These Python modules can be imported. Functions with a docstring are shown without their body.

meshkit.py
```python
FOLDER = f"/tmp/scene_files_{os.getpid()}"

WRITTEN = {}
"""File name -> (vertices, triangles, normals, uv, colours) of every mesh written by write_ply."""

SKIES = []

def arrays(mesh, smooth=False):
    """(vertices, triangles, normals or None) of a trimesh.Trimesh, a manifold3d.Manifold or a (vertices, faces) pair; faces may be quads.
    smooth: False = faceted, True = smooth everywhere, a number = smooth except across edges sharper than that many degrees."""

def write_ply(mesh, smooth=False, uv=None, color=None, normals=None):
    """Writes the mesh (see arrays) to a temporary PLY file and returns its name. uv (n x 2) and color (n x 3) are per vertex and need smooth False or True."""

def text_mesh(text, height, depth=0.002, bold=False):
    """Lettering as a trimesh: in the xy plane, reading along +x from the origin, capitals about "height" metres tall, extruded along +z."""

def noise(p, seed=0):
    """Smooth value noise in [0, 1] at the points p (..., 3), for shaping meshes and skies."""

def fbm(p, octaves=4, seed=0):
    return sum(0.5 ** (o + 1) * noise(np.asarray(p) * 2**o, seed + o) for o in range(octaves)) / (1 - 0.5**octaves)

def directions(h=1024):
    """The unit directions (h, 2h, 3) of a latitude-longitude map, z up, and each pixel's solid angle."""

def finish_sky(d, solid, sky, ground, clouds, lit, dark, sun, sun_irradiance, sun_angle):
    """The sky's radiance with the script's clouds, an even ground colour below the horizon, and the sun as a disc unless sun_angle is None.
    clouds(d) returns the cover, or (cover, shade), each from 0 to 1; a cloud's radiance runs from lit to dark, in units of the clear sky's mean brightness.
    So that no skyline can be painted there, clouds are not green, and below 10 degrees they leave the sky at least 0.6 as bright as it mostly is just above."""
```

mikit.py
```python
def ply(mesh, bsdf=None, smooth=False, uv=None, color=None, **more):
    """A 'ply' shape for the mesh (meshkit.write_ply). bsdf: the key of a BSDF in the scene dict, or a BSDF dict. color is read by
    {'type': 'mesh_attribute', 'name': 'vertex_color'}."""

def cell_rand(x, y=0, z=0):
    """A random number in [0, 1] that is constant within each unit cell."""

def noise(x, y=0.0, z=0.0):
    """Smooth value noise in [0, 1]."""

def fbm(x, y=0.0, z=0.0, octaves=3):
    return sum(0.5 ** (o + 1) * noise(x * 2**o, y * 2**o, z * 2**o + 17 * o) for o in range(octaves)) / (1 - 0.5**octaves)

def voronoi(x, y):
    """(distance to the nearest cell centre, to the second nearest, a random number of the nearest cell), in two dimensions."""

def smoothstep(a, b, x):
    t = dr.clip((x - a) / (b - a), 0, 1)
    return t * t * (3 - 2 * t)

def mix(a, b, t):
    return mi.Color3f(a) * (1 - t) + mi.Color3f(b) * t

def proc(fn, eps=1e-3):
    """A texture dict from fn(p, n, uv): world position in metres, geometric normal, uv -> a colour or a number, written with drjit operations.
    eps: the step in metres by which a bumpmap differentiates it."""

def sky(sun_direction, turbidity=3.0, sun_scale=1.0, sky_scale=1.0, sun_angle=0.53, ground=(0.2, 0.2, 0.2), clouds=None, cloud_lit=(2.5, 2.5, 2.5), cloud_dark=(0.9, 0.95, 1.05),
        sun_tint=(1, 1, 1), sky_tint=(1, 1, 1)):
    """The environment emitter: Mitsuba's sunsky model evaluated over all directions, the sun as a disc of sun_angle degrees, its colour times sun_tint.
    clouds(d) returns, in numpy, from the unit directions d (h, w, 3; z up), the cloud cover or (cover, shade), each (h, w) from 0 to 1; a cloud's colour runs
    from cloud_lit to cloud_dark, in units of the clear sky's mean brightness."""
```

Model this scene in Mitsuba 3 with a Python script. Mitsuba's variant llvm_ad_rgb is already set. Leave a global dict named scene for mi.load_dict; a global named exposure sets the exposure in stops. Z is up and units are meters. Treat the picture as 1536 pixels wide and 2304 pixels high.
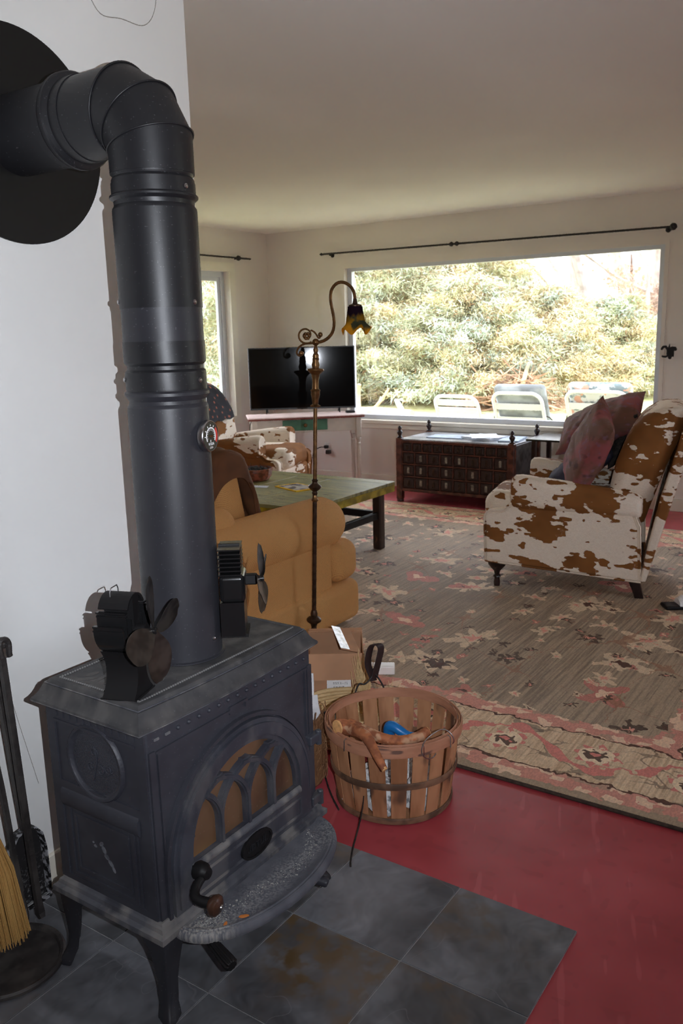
import math, numpy as np, trimesh, mitsuba as mi, mikit, drjit as dr
import manifold3d as m3
from shapely.geometry import Polygon, LineString, Point, box as sbox
from shapely.ops import unary_union
from shapely import affinity as aff
from meshkit import text_mesh, fbm as nfbm, noise as nnoise

scene, labels = {}, {}
T = mi.ScalarTransform4f
# ---------------------------------------------------------------- camera, sky, lights, exposure
exposure = 0.0
CAM = np.array([0.0, 0.0, 1.408])
FWD, UP, RIGHT = np.array([-0.552, 0.808, -0.207]), np.array([-0.0950, 0.1855, 0.978]), np.array([0.828, 0.560, -0.026])
scene['camera'] = {'type': 'thinlens', 'fov': 43.869, 'fov_axis': 'x', 'aperture_radius': 0.0016, 'focus_distance': 2.15,
                   'near_clip': 0.05, 'far_clip': 300.0,
                   'to_world': T().look_at(origin=CAM.tolist(), target=(CAM + FWD).tolist(), up=UP.tolist())}

def cloud_fn(d):
    n = nfbm(d * np.array([3.0, 3.0, 7.0]), 4, 5)
    return np.clip(0.80 + 0.5 * (n - 0.5), 0, 1), np.clip((n - 0.35) * 0.9, 0, 1)
scene['sky'] = mikit.sky((-0.5, -0.35, 0.6), turbidity=4.0, sun_scale=0.22, sky_scale=46.0, clouds=cloud_fn, cloud_lit=(1.18, 1.2, 1.24), sky_tint=(0.95, 0.99, 1.06),
                         cloud_dark=(0.95, 0.96, 1.0), ground=(0.30, 0.30, 0.24))
# the flash on the camera, 10 cm to the right of the lens
FL = CAM + RIGHT * 0.10 + UP * 0.015 - FWD * 0.01
scene['flash'] = {'type': 'spot', 'to_world': T().look_at(origin=FL.tolist(), target=(FL + FWD * 2 + RIGHT * -0.25 + UP * 0.35).tolist(), up=UP.tolist()),
                  'intensity': {'type': 'rgb', 'value': [10.6, 11.2, 12.2]}, 'cutoff_angle': 50.0, 'beam_width': 22.0}

# ---------------------------------------------------------------- helpers
def taken(key):
    return key in scene or key in labels or any(k.startswith(key + '__') for k in scene)
def numbered(key):
    if not taken(key): return key
    i = 1
    while taken(f'{key}_{i:03d}'): i += 1
    return f'{key}_{i:03d}'
def thing(name, label, cat, group=None):
    key = numbered(name); labels[key] = {'label': label, 'category': cat}
    if group: labels[key]['group'] = group
    return key
def shape(mesh, mat, smooth=30, **kw):
    return mikit.ply(mesh, mat, smooth=smooth, **kw)
def part(parent, name, mesh, mat, smooth=30, label=None, kind=None, to_world=None, **kw):
    key = numbered(parent + '__' + name)
    d = mesh if isinstance(mesh, dict) else shape(mesh, mat, smooth, **kw)
    if to_world is not None: d = {**d, 'to_world': to_world}
    scene[key] = d
    if label or kind:
        labels[key] = {}
        if label: labels[key]['label'] = label
        if kind: labels[key]['kind'] = kind
    return key
def single(name, label, cat, mesh, mat, smooth=30, group=None, kind=None, **kw):
    key = thing(name, label, cat, group); scene[key] = shape(mesh, mat, smooth, **kw)
    if kind: labels[key]['kind'] = kind
    return key
def struct(name, mesh, mat, label=None, smooth=False):
    scene[name] = shape(mesh, mat, smooth)
    labels[name] = {'kind': 'structure'}
    if label: labels[name]['label'] = label
    return name
def cat(*ms):
    ms = [m for m in (ms[0] if len(ms) == 1 and isinstance(ms[0], (list, tuple)) else ms)]
    return trimesh.util.concatenate([trimesh.Trimesh(np.asarray(m.vertices), np.asarray(m.faces), process=False) for m in ms])
def box(x0, x1, y0, y1, z0, z1):
    m = trimesh.creation.box((abs(x1 - x0), abs(y1 - y0), abs(z1 - z0)))
    m.apply_translation(((x0 + x1) / 2, (y0 + y1) / 2, (z0 + z1) / 2)); return m
def cbox(x0, x1, y0, y1, z0, z1, b=0.004):
    "chamfered box"
    pts = []
    for sx in (0, 1):
        for sy in (0, 1):
            for sz in (0, 1):
                c = np.array([(x0, x1)[sx], (y0, y1)[sy], (z0, z1)[sz]], float); s = np.array([1 - 2 * sx, 1 - 2 * sy, 1 - 2 * sz])
                for k in range(3):
                    o = np.ones(3); o[k] = 0; pts.append(c + s * b * o)
    return trimesh.convex.convex_hull(np.array(pts))
def rbox(x0, x1, y0, y1, z0, z1, r=0.03, n=3):
    "rounded box"
    s = trimesh.creation.icosphere(subdivisions=n - 1, radius=r).vertices
    pts = [s + np.array([x0 + r if a == 0 else x1 - r, y0 + r if b == 0 else y1 - r, z0 + r if c == 0 else z1 - r]) for a in (0, 1) for b in (0, 1) for c in (0, 1)]
    return trimesh.convex.convex_hull(np.vstack(pts))
def lathe(prof, n=32, at=(0, 0, 0), axis=(0, 0, 1)):
    "prof: (r, z) list"
    m = trimesh.creation.revolve(np.array(prof, float), sections=n)
    return orient(m, at, axis)
def orient(m, at=(0, 0, 0), axis=(0, 0, 1)):
    axis = np.asarray(axis, float) / np.linalg.norm(axis)
    m = m.copy(); m.apply_transform(trimesh.geometry.align_vectors([0, 0, 1], axis)); m.apply_translation(at); return m
def frame(u, v, w, o):
    M = np.eye(4); M[:3, 0], M[:3, 1], M[:3, 2], M[:3, 3] = u, v, w, o; return M
def loft(rings, caps=True):
    R = np.array(rings, float); m, n = R.shape[:2]; v = R.reshape(-1, 3); f = []
    i, j = np.meshgrid(np.arange(m - 1), np.arange(n), indexing='ij'); j2 = (j + 1) % n
    a, b, c, d = i * n + j, i * n + j2, (i + 1) * n + j2, (i + 1) * n + j
    f = np.vstack([np.stack([a, b, c], -1).reshape(-1, 3), np.stack([a, c, d], -1).reshape(-1, 3)])
    if caps:
        v = np.vstack([v, R[0].mean(0), R[-1].mean(0)]); k = np.arange(n); k2 = (k + 1) % n
        f = np.vstack([f, np.stack([k2, k, k * 0 + m * n], -1), np.stack([(m - 1) * n + k, (m - 1) * n + k2, k * 0 + m * n + 1], -1)])
    t = trimesh.Trimesh(v, f, process=False)
    return t
def smoothpath(pts, n=40):
    from scipy.interpolate import CubicSpline
    p = np.asarray(pts, float); s = np.r_[0, np.cumsum(np.linalg.norm(np.diff(p, axis=0), axis=1))]
    return CubicSpline(s, p)(np.linspace(0, s[-1], n))
def tube(path, r, sides=10, prof=None):
    p = np.asarray(path, float); n = len(p); r = np.broadcast_to(r, (n,))
    t = np.gradient(p, axis=0); t /= np.linalg.norm(t, axis=1, keepdims=True) + 1e-12
    u = np.cross(t[0], [0, 0, 1.0]) if abs(t[0][2]) < 0.9 else np.cross(t[0], [1.0, 0, 0]); u /= np.linalg.norm(u)
    a = np.arange(sides) * 2 * math.pi / sides
    prof = np.stack([np.cos(a), np.sin(a)], 1) if prof is None else np.asarray(prof, float)
    rings = []
    for k in range(n):
        u = u - t[k] * (u @ t[k]); u /= np.linalg.norm(u); w = np.cross(t[k], u)
        rings.append(p[k] + r[k] * (prof[:, :1] * u + prof[:, 1:] * w))
    return loft(rings)
def prism(poly, h, M=None):
    "extrude a shapely polygon (or multi) by h along its local z, then place with M"
    gs = [g for g in getattr(poly, 'geoms', [poly]) if g.area > 1e-9]
    m = cat([trimesh.creation.extrude_polygon(g, h, engine='earcut') for g in gs])
    if M is not None: m.apply_transform(M)
    return m
def place(m, loc=(0, 0, 0), rz=0.0, s=1.0):
    m = m.copy(); M = trimesh.transformations.rotation_matrix(rz, [0, 0, 1]); M[:3, :3] *= s; M[:3, 3] = loc; m.apply_transform(M); return m
def sphere(c, r, sub=2, sc=(1, 1, 1)):
    m = trimesh.creation.icosphere(subdivisions=sub, radius=r); m.apply_scale(sc); m.apply_translation(c); return m
def displaced(m, amp, freq, seed=0, oct=3):
    m = m.copy(); m.vertices = m.vertices + m.vertex_normals * ((nfbm(m.vertices * freq, oct, seed) - 0.5) * 2 * amp)[:, None]; return m
def XY(axis_rz, loc):
    return T().translate(list(loc)).rotate([0, 0, 1], math.degrees(axis_rz))

# ---------------------------------------------------------------- materials (each defined once)
C3, nz, fbm, vor, ss, mix, cr = mi.Color3f, mikit.noise, mikit.fbm, mikit.voronoi, mikit.smoothstep, mikit.mix, mikit.cell_rand
def lin(*c):
    return [((x / 255) / 12.92 if x / 255 <= 0.04045 else ((x / 255 + 0.055) / 1.055) ** 2.4) for x in c]
def rgb(c): return {'type': 'rgb', 'value': list(c)}
def mat(key, color, rough=0.6, metal=0.0, spec=0.5, two=True, bump=None, bscale=1.0, eps=1e-3, **kw):
    b = {'type': 'principled', 'base_color': rgb(color) if not callable(color) else mikit.proc(color), 'roughness': rough if not callable(rough) else mikit.proc(rough),
         'metallic': metal, 'specular': spec, **kw}
    if bump is not None:
        b = {'type': 'bumpmap', 'tex': mikit.proc(bump, eps), 'scale': bscale, 'bsdf': b}
    scene[key] = {'type': 'twosided', 'bsdf': b} if two else b
    return key
def vary(c, amt=0.1, f=6.0, oct=3, c2=None):
    a = C3(*c); b = C3(*(c2 or [x * (1 - 2 * amt) for x in c]))
    return lambda p, n, uv: mix(a * (1 + amt), b, ss(0.3, 0.7, fbm(p.x * f, p.y * f, p.z * f, oct)))

# room
mat('m_wall_white', vary(lin(226, 226, 224), 0.015, 2.0), 0.75, spec=0.2)
mat('m_wall', vary(lin(222, 214, 204), 0.02, 1.5), 0.8, spec=0.2)
def ceil_col(p, n, uv):
    return mix(C3(*lin(224, 220, 214)), C3(*lin(205, 200, 194)), ss(0.35, 0.7, fbm(p.x * 0.8, p.y * 0.8, 3.0, 3)) * 0.5)
mat('m_ceiling', ceil_col, 0.85, spec=0.15, bump=lambda p, n, uv: fbm(p.x * 90, p.y * 90, 0, 2), bscale=0.0006)
mat('m_trim', lin(226, 220, 205), 0.45)
mat('m_winframe', lin(200, 204, 212), 0.4)
mat('m_crack', lin(150, 146, 140), 0.9)
def red_col(p, n, uv):
    a = fbm(p.x * 3, p.y * 3, 1.0, 4); s = fbm(p.x * 40 + p.y * 14, p.y * 6 - p.x * 2, 2.0, 2)
    c = mix(C3(*lin(176, 72, 80)), C3(*lin(156, 56, 64)), ss(0.3, 0.7, a))
    c = mix(c, C3(*lin(205, 110, 115)), ss(0.74, 0.84, s) * 0.22)
    return mix(c, C3(*lin(105, 32, 38)), ss(0.80, 0.86, nz(p.x * 34, p.y * 34, 3.0)) * 0.12)
mat('m_red', red_col, lambda p, n, uv: 0.36 + 0.18 * fbm(p.x * 5, p.y * 5, 7.0, 3), spec=0.5,
    bump=lambda p, n, uv: fbm(p.x * 9, p.y * 9, 0, 3), bscale=0.0025)
def slate_col(p, n, uv):
    ix, iy = dr.floor((p.x + 0.5525) / 0.305), dr.floor((p.y - 1.7515) / 0.3065)
    h, h2 = cr(ix + 40, iy + 40, 2), cr(ix + 40, iy + 40, 9)
    x, y = p.x + h * 9, p.y + h2 * 7
    a = fbm(x * 7 + 3 * fbm(x * 5, y * 5, 1, 2), y * 7, h * 5, 4)
    base = mix(C3(*lin(92, 94, 98)), C3(*lin(116, 118, 124)), h)
    c = mix(base, base * 0.5, ss(0.35, 0.65, a)); c = c * (0.72 + 0.56 * fbm(x * 42 + 5 * fbm(x * 11, y * 11, 2, 2), y * 30, 6.0, 3))
    c = mix(c, C3(*lin(96, 80, 62)), ss(0.45, 0.75, fbm(x * 4.5, y * 4.5, 8.0, 4)) * (0.25 + 1.1 * ss(0.3, 0.7, fbm(x * 38, y * 38, 3.0, 3))) * (0.15 + 0.75 * ss(0.45, 0.8, h2)))
    v = dr.abs(fbm(x * 9, y * 6, 4.0, 3) - 0.5)
    c = mix(c, C3(*lin(130, 130, 135)), (1 - ss(0.001, 0.008, v)) * 0.30 * ss(0.45, 0.6, fbm(x * 6, y * 6, 11.0, 2)))
    dust = ss(0.45, 0.8, fbm(p.x * 5, p.y * 5, 20.0, 3)) * ss(-0.75, -1.05, p.x) * 0.30
    return mix(c, C3(*lin(160, 160, 164)), dust)
mat('m_slate', slate_col, 0.55, spec=0.45, bump=lambda p, n, uv: fbm(p.x * 14 + p.y * 6, p.y * 16, 0, 4), bscale=0.006)
mat('m_grout', vary(lin(140, 140, 142), 0.08, 60), 0.9)

# stove
def iron(a, b, f=9.0, dust=0.0):
    def fn(p, n, uv):
        c = mix(C3(*a), C3(*b), ss(0.3, 0.72, fbm(p.x * f, p.y * f, p.z * f, 4)))
        sp = nz(p.x * 260, p.y * 260, p.z * 260)
        c = mix(c, C3(*lin(105, 105, 110)), ss(0.86, 0.95, sp) * 0.25)
        if dust: c = mix(c, C3(*lin(150, 145, 138)), dust * ss(0.42, 0.72, fbm(p.x * 24, p.y * 24, p.z * 8, 4)))
        return c
    return fn
ironbump = lambda p, n, uv: fbm(p.x * 220, p.y * 220, p.z * 220, 2)
mat('m_iron', iron(lin(54, 55, 62), lin(44, 44, 51)), 0.5, spec=0.4, bump=ironbump, bscale=0.0006)
mat('m_iron_top', iron(lin(62, 61, 62), lin(52, 52, 54), 30, 0.12), 0.6, spec=0.35, bump=ironbump, bscale=0.0007)
mat('m_iron_door', iron(lin(60, 62, 70), lin(49, 50, 58), 11, 0.12), 0.5, spec=0.4, bump=ironbump, bscale=0.0006)
mat('m_iron_dust_highlight', iron(lin(80, 81, 87), lin(56, 57, 64), 18, 0.4), 0.7, spec=0.3, bump=ironbump, bscale=0.001)  # real dust on the base; painted edge highlights on the top plate lines
def ash_col(p, n, uv):
    c = mix(C3(*lin(72, 74, 82)), C3(*lin(100, 101, 108)), fbm(p.x * 25, p.y * 25, 1, 3))
    q = (p.x + 1.105) / 0.03 - 0.8 * (fbm(p.y * 20, p.x * 20, 4, 2) - 0.5) * 2
    band = dr.exp(-q * q)
    c = mix(c, C3(*lin(138, 138, 140)), band * ss(0.25, 0.8, fbm(p.x * 260, p.y * 260, 3, 3)) * 0.8)
    corner = 1 - ss(0.02, 0.09, dr.sqrt(dr.square(p.x + 1.13) + dr.square(p.y - 1.10)))
    return mix(c, C3(*lin(158, 155, 150)), corner * ss(0.25, 0.8, fbm(p.x * 300, p.y * 300, 6, 3)) * 0.9)
mat('m_ash', ash_col, 0.85, spec=0.2, bump=lambda p, n, uv: fbm(p.x * 200, p.y * 200, 0, 3), bscale=0.0008)
mat('m_ashpile', vary(lin(146, 145, 143), 0.12, 150), 0.95)
mat('m_stain', lambda p, n, uv: mix(C3(*lin(42, 39, 38)), C3(*lin(62, 58, 56)), fbm(p.x * 40, p.y * 40, 1, 3)), 0.45)
def sooty(p, n, uv):
    c = mix(C3(*lin(100, 74, 54)), C3(*lin(66, 48, 36)), ss(0.3, 0.7, fbm(p.y * 9, p.z * 7, 1, 3)))
    c = mix(c, C3(*lin(120, 90, 54)), ss(0.36, 0.31, p.z) * ss(1.32, 1.15, p.y) * 0.5)
    return mix(c, C3(*lin(120, 104, 90)), ss(0.90, 0.97, nz(p.y * 170, p.z * 170, 4)) * 0.4)
mat('m_sootglass', sooty, 0.32, spec=0.5)
mat('m_pipe', iron(lin(44, 44, 49), lin(38, 38, 43), 5), 0.44, spec=0.45, bump=lambda p, n, uv: fbm(p.x * 12, p.y * 12, p.z * 2, 2), bscale=0.001)
mat('m_pipe_dark', iron(lin(30, 30, 33), lin(26, 26, 29), 5), 0.42, spec=0.4)
mat('m_black', lin(20, 19, 20), 0.5, spec=0.3)
mat('m_blackgloss', lin(22, 22, 23), 0.22, spec=0.6)
mat('m_blade', vary(lin(66, 61, 56), 0.25, 30), 0.26, spec=0.9, metal=0.6)
mat('m_steel', lin(190, 190, 192), 0.25, metal=1.0)
mat('m_knobwood', vary(lin(70, 46, 34), 0.15, 40), 0.3)
mat('m_wrought', iron(lin(52, 47, 46), lin(38, 35, 35), 30, 0.1), 0.5, bump=ironbump, bscale=0.001)
def shovel_col(p, n, uv):
    return mix(C3(*lin(34, 32, 33)), C3(*lin(170, 170, 172)), ss(0.50, 0.75, fbm(p.x * 160, p.y * 160, p.z * 160, 3)) * ss(0.20, 0.04, p.z) * 0.35)
mat('m_shovel', shovel_col, 0.5)
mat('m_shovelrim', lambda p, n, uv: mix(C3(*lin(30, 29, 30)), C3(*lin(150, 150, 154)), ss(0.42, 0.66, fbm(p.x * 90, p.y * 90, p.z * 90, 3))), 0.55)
mat('m_ashwhite', vary(lin(150, 150, 150), 0.3, 90), 0.8)
mat('m_straw', lambda p, n, uv: mix(C3(*lin(206, 166, 100)), C3(*lin(160, 116, 62)), fbm(p.x * 90, p.y * 90, p.z * 6, 2)), 0.55)
mat('m_white', lin(232, 232, 232), 0.6)
mat('m_whitegloss', lin(235, 233, 228), 0.3)
mat('m_dial', lin(58, 58, 50), 0.4)
mat('m_redpaint', lin(196, 70, 62), 0.5)
mat('m_brass', vary(lin(124, 92, 58), 0.15, 60), 0.34, metal=0.8)
mat('m_brassdark', vary(lin(70, 52, 40), 0.2, 50), 0.38, metal=0.7)
def shade_col(p, n, uv):
    z = p.z - 1.405 + 0.05 * (fbm(p.x * 45, p.y * 45, p.z * 25, 3) - 0.5)
    c = mix(C3(*lin(226, 164, 44)), C3(*lin(120, 96, 40)), ss(0.015, 0.055, z) * 0.75)
    c = mix(c, C3(*lin(52, 70, 62)), ss(0.50, 0.62, fbm(p.x * 30, p.y * 30, p.z * 30, 3)) * ss(0.0, 0.03, z) * 0.9)
    return mix(c, C3(*lin(42, 26, 40)), ss(0.058, 0.085, z))
scene['m_shade'] = {'type': 'principledthin', 'base_color': mikit.proc(shade_col), 'roughness': 0.3, 'diff_trans': 0.8, 'spec_trans': 0.0}
# upholstery and furniture
def sofa_col(p, n, uv):
    w = dr.sin(p.y * 640 + p.z * 120) * dr.sin(p.z * 640 - p.x * 640 - p.y * 80)
    c = mix(C3(*lin(202, 154, 98)), C3(*lin(182, 130, 78)), fbm(p.x * 5, p.y * 5, p.z * 5, 3))
    return mix(c, C3(*lin(140, 94, 54)), ss(0.0, 0.9, w) * 0.6)
mat('m_sofa', sofa_col, 0.9, spec=0.15, sheen=0.4, bump=lambda p, n, uv: dr.sin(p.y * 640 + p.z * 120) * dr.sin(p.z * 640 - p.x * 640 - p.y * 80), bscale=0.0008)
def cow_col(p, n, uv):
    u, v, w = p.x * 1.0 + 0.3 * p.y, p.y * 1.0, p.z
    q = fbm(u * 4.0 + 5.3, v * 4.0 + 1.0, w * 6.2 + 1.6 * u, 4) + 0.16 * (fbm(u * 30, v * 30, w * 60, 3) - 0.5)
    k = ss(0.508, 0.518, q)
    sp = ss(0.69, 0.70, fbm(u * 14 + 5, v * 14, w * 26, 2) + 0.1 * (nz(u * 60, v * 60, w * 90) - 0.5)) * (1 - k)
    br = mix(C3(*lin(142, 94, 50)), C3(*lin(104, 65, 34)), fbm(p.x * 9, p.y * 9, p.z * 9, 3))
    wt = mix(C3(*lin(232, 220, 204)), C3(*lin(216, 202, 184)), fbm(p.x * 160, p.y * 160, p.z * 160, 2))
    return mix(wt, br, dr.maximum(k, sp))
mat('m_cow', cow_col, 0.85, spec=0.2, sheen=0.3, bump=lambda p, n, uv: nz(p.x * 500, p.y * 500, p.z * 500), bscale=0.0004)
mat('m_darkwood', vary(lin(38, 23, 22), 0.2, 25), 0.22)
mat('m_legwood', lambda p, n, uv: mix(C3(*lin(46, 30, 24)), C3(*lin(128, 82, 46)), ss(0.55, 0.85, fbm(p.x * 40, p.y * 40, p.z * 12, 3)) * ss(0.3, 0.05, p.z)), 0.4)
def green_col(p, n, uv):
    a = fbm(p.x * 5, p.y * 60, p.z * 30, 4)
    c = mix(C3(*lin(142, 136, 84)), C3(*lin(112, 112, 74)), ss(0.3, 0.7, a))
    return mix(c, C3(*lin(60, 52, 34)), ss(0.70, 0.82, fbm(p.x * 14, p.y * 50, 4, 3)) * 0.7)
mat('m_green', green_col, 0.42, spec=0.6)
mat('m_greenedge', vary(lin(150, 130, 28), 0.2, 18), 0.5)
mat('m_chest', vary(lin(80, 38, 24), 0.25, 30), 0.4)
def drawer_col(p, n, uv):
    return mix(C3(*lin(32, 19, 17)), C3(*lin(50, 28, 22)), fbm(p.x * 40, p.y * 40, p.z * 60, 3))
mat('m_drawer', drawer_col, 0.4)
mat('m_chestside', vary(lin(70, 66, 66), 0.25, 12), 0.45)
mat('m_chesttop', vary(lin(150, 152, 156), 0.2, 9), 0.2, spec=0.8)
mat('m_pewter', vary(lin(150, 140, 126), 0.2, 60), 0.4, metal=0.5)
mat('m_paper', vary(lin(205, 212, 222), 0.08, 12), 0.35)
mat('m_paperblue', vary(lin(168, 186, 206), 0.12, 14), 0.35)
mat('m_tvscreen', lin(5, 5, 6), 0.07, spec=0.35)
mat('m_tvframe', lin(16, 16, 17), 0.35)
mat('m_tablepaint', vary(lin(205, 196, 184), 0.05, 8), 0.5)
mat('m_tabletop', vary(lin(222, 200, 196), 0.06, 8), 0.4)
mat('m_tableedge', vary(lin(120, 52, 44), 0.15, 20), 0.5)
mat('m_greendrawer', vary(lin(70, 118, 92), 0.1, 12), 0.5)
mat('m_throw', lambda p, n, uv: mix(C3(*lin(104, 62, 28)), C3(*lin(58, 32, 16)), fbm(p.x * 14, p.y * 14, p.z * 14, 4)), 0.85, sheen=0.6)
def shawl_col(p, n, uv):
    d, _, _ = vor(p.y * 14, p.z * 14)
    return mix(C3(*lin(150, 84, 62)), C3(*lin(26, 24, 32)), ss(0.10, 0.16, d))
mat('m_shawl', shawl_col, 0.85)
def pil_col(p, n, uv):
    a = fbm(p.x * 9, p.y * 9, p.z * 9, 4); b = fbm(p.x * 34, p.y * 34, p.z * 34 + 4, 3)
    c = mix(C3(*lin(134, 68, 70)), C3(*lin(104, 70, 56)), ss(0.35, 0.6, a))
    c = mix(c, C3(*lin(120, 90, 112)), ss(0.55, 0.75, b) * 0.6)
    return mix(c, C3(*lin(60, 30, 34)), ss(0.62, 0.8, fbm(p.x * 20, p.y * 20, p.z * 20, 3)) * 0.7)
mat('m_pillow', pil_col, 0.8, sheen=0.5, bump=lambda p, n, uv: nz(p.x * 400, p.y * 400, p.z * 400), bscale=0.0006)
mat('m_darkcloth', vary(lin(58, 56, 72), 0.2, 12), 0.85)
mat('m_fur', vary(lin(44, 36, 32), 0.3, 60), 0.9)
# baskets, box
def slat_col(p, n, uv):
    a = fbm(p.x * 26, p.y * 26, p.z * 5, 4)
    c = mix(C3(*lin(178, 128, 92)), C3(*lin(142, 94, 62)), ss(0.3, 0.7, a))
    return mix(c, C3(*lin(62, 46, 40)), ss(0.60, 0.78, fbm(p.x * 24 + 7, p.y * 24, p.z * 9 + 3, 3)) * 0.75)
mat('m_slat', slat_col, 0.65)
mat('m_hoop', lambda p, n, uv: mix(mix(C3(*lin(190, 136, 108)), C3(*lin(150, 100, 74)), fbm(p.x * 14, p.y * 14, p.z * 50, 3)), C3(*lin(62, 50, 50)), ss(0.62, 0.72, fbm(p.x * 17, p.y * 17, p.z * 60, 2)) * 0.75), 0.6)
mat('m_hoopdark', vary(lin(112, 82, 62), 0.25, 30), 0.65)
mat('m_wire', lin(40, 36, 36), 0.5, metal=0.3)
mat('m_leather', lin(44, 32, 32), 0.35)
def bark_col(p, n, uv):
    c = mix(C3(*lin(172, 104, 66)), C3(*lin(134, 78, 50)), ss(0.35, 0.65, fbm(p.x * 50, p.y * 50, p.z * 50, 3)))
    return mix(c, C3(*lin(196, 158, 126)), ss(0.55, 0.68, fbm(p.x * 32 + 4, p.y * 32, p.z * 32, 3)) * 0.75)
mat('m_bark', bark_col, 0.75)
mat('m_cutwood', vary(lin(214, 160, 104), 0.12, 60), 0.7)
mat('m_blue', lin(20, 108, 176), 0.35)
mat('m_cardboard', vary(lin(176, 132, 100), 0.06, 10), 0.8)
mat('m_cardboard_in', vary(lin(168, 118, 70), 0.06, 10), 0.85)
mat('m_tape', vary(lin(215, 216, 218), 0.2, 50), 0.15, spec=0.8)
mat('m_ink', lin(52, 54, 62), 0.7)
mat('m_seagrass', lambda p, n, uv: mix(C3(*lin(150, 108, 72)), C3(*lin(98, 66, 44)), fbm(p.x * 70, p.y * 70, p.z * 30, 3)), 0.85, bump=lambda p, n, uv: fbm(p.x * 120, p.y * 120, p.z * 60, 2), bscale=0.004)
mat('m_palestraw', lambda p, n, uv: mix(C3(*lin(220, 194, 148)), C3(*lin(184, 152, 104)), fbm(p.x * 60, p.y * 60, p.z * 110, 3)), 0.8)
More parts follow.
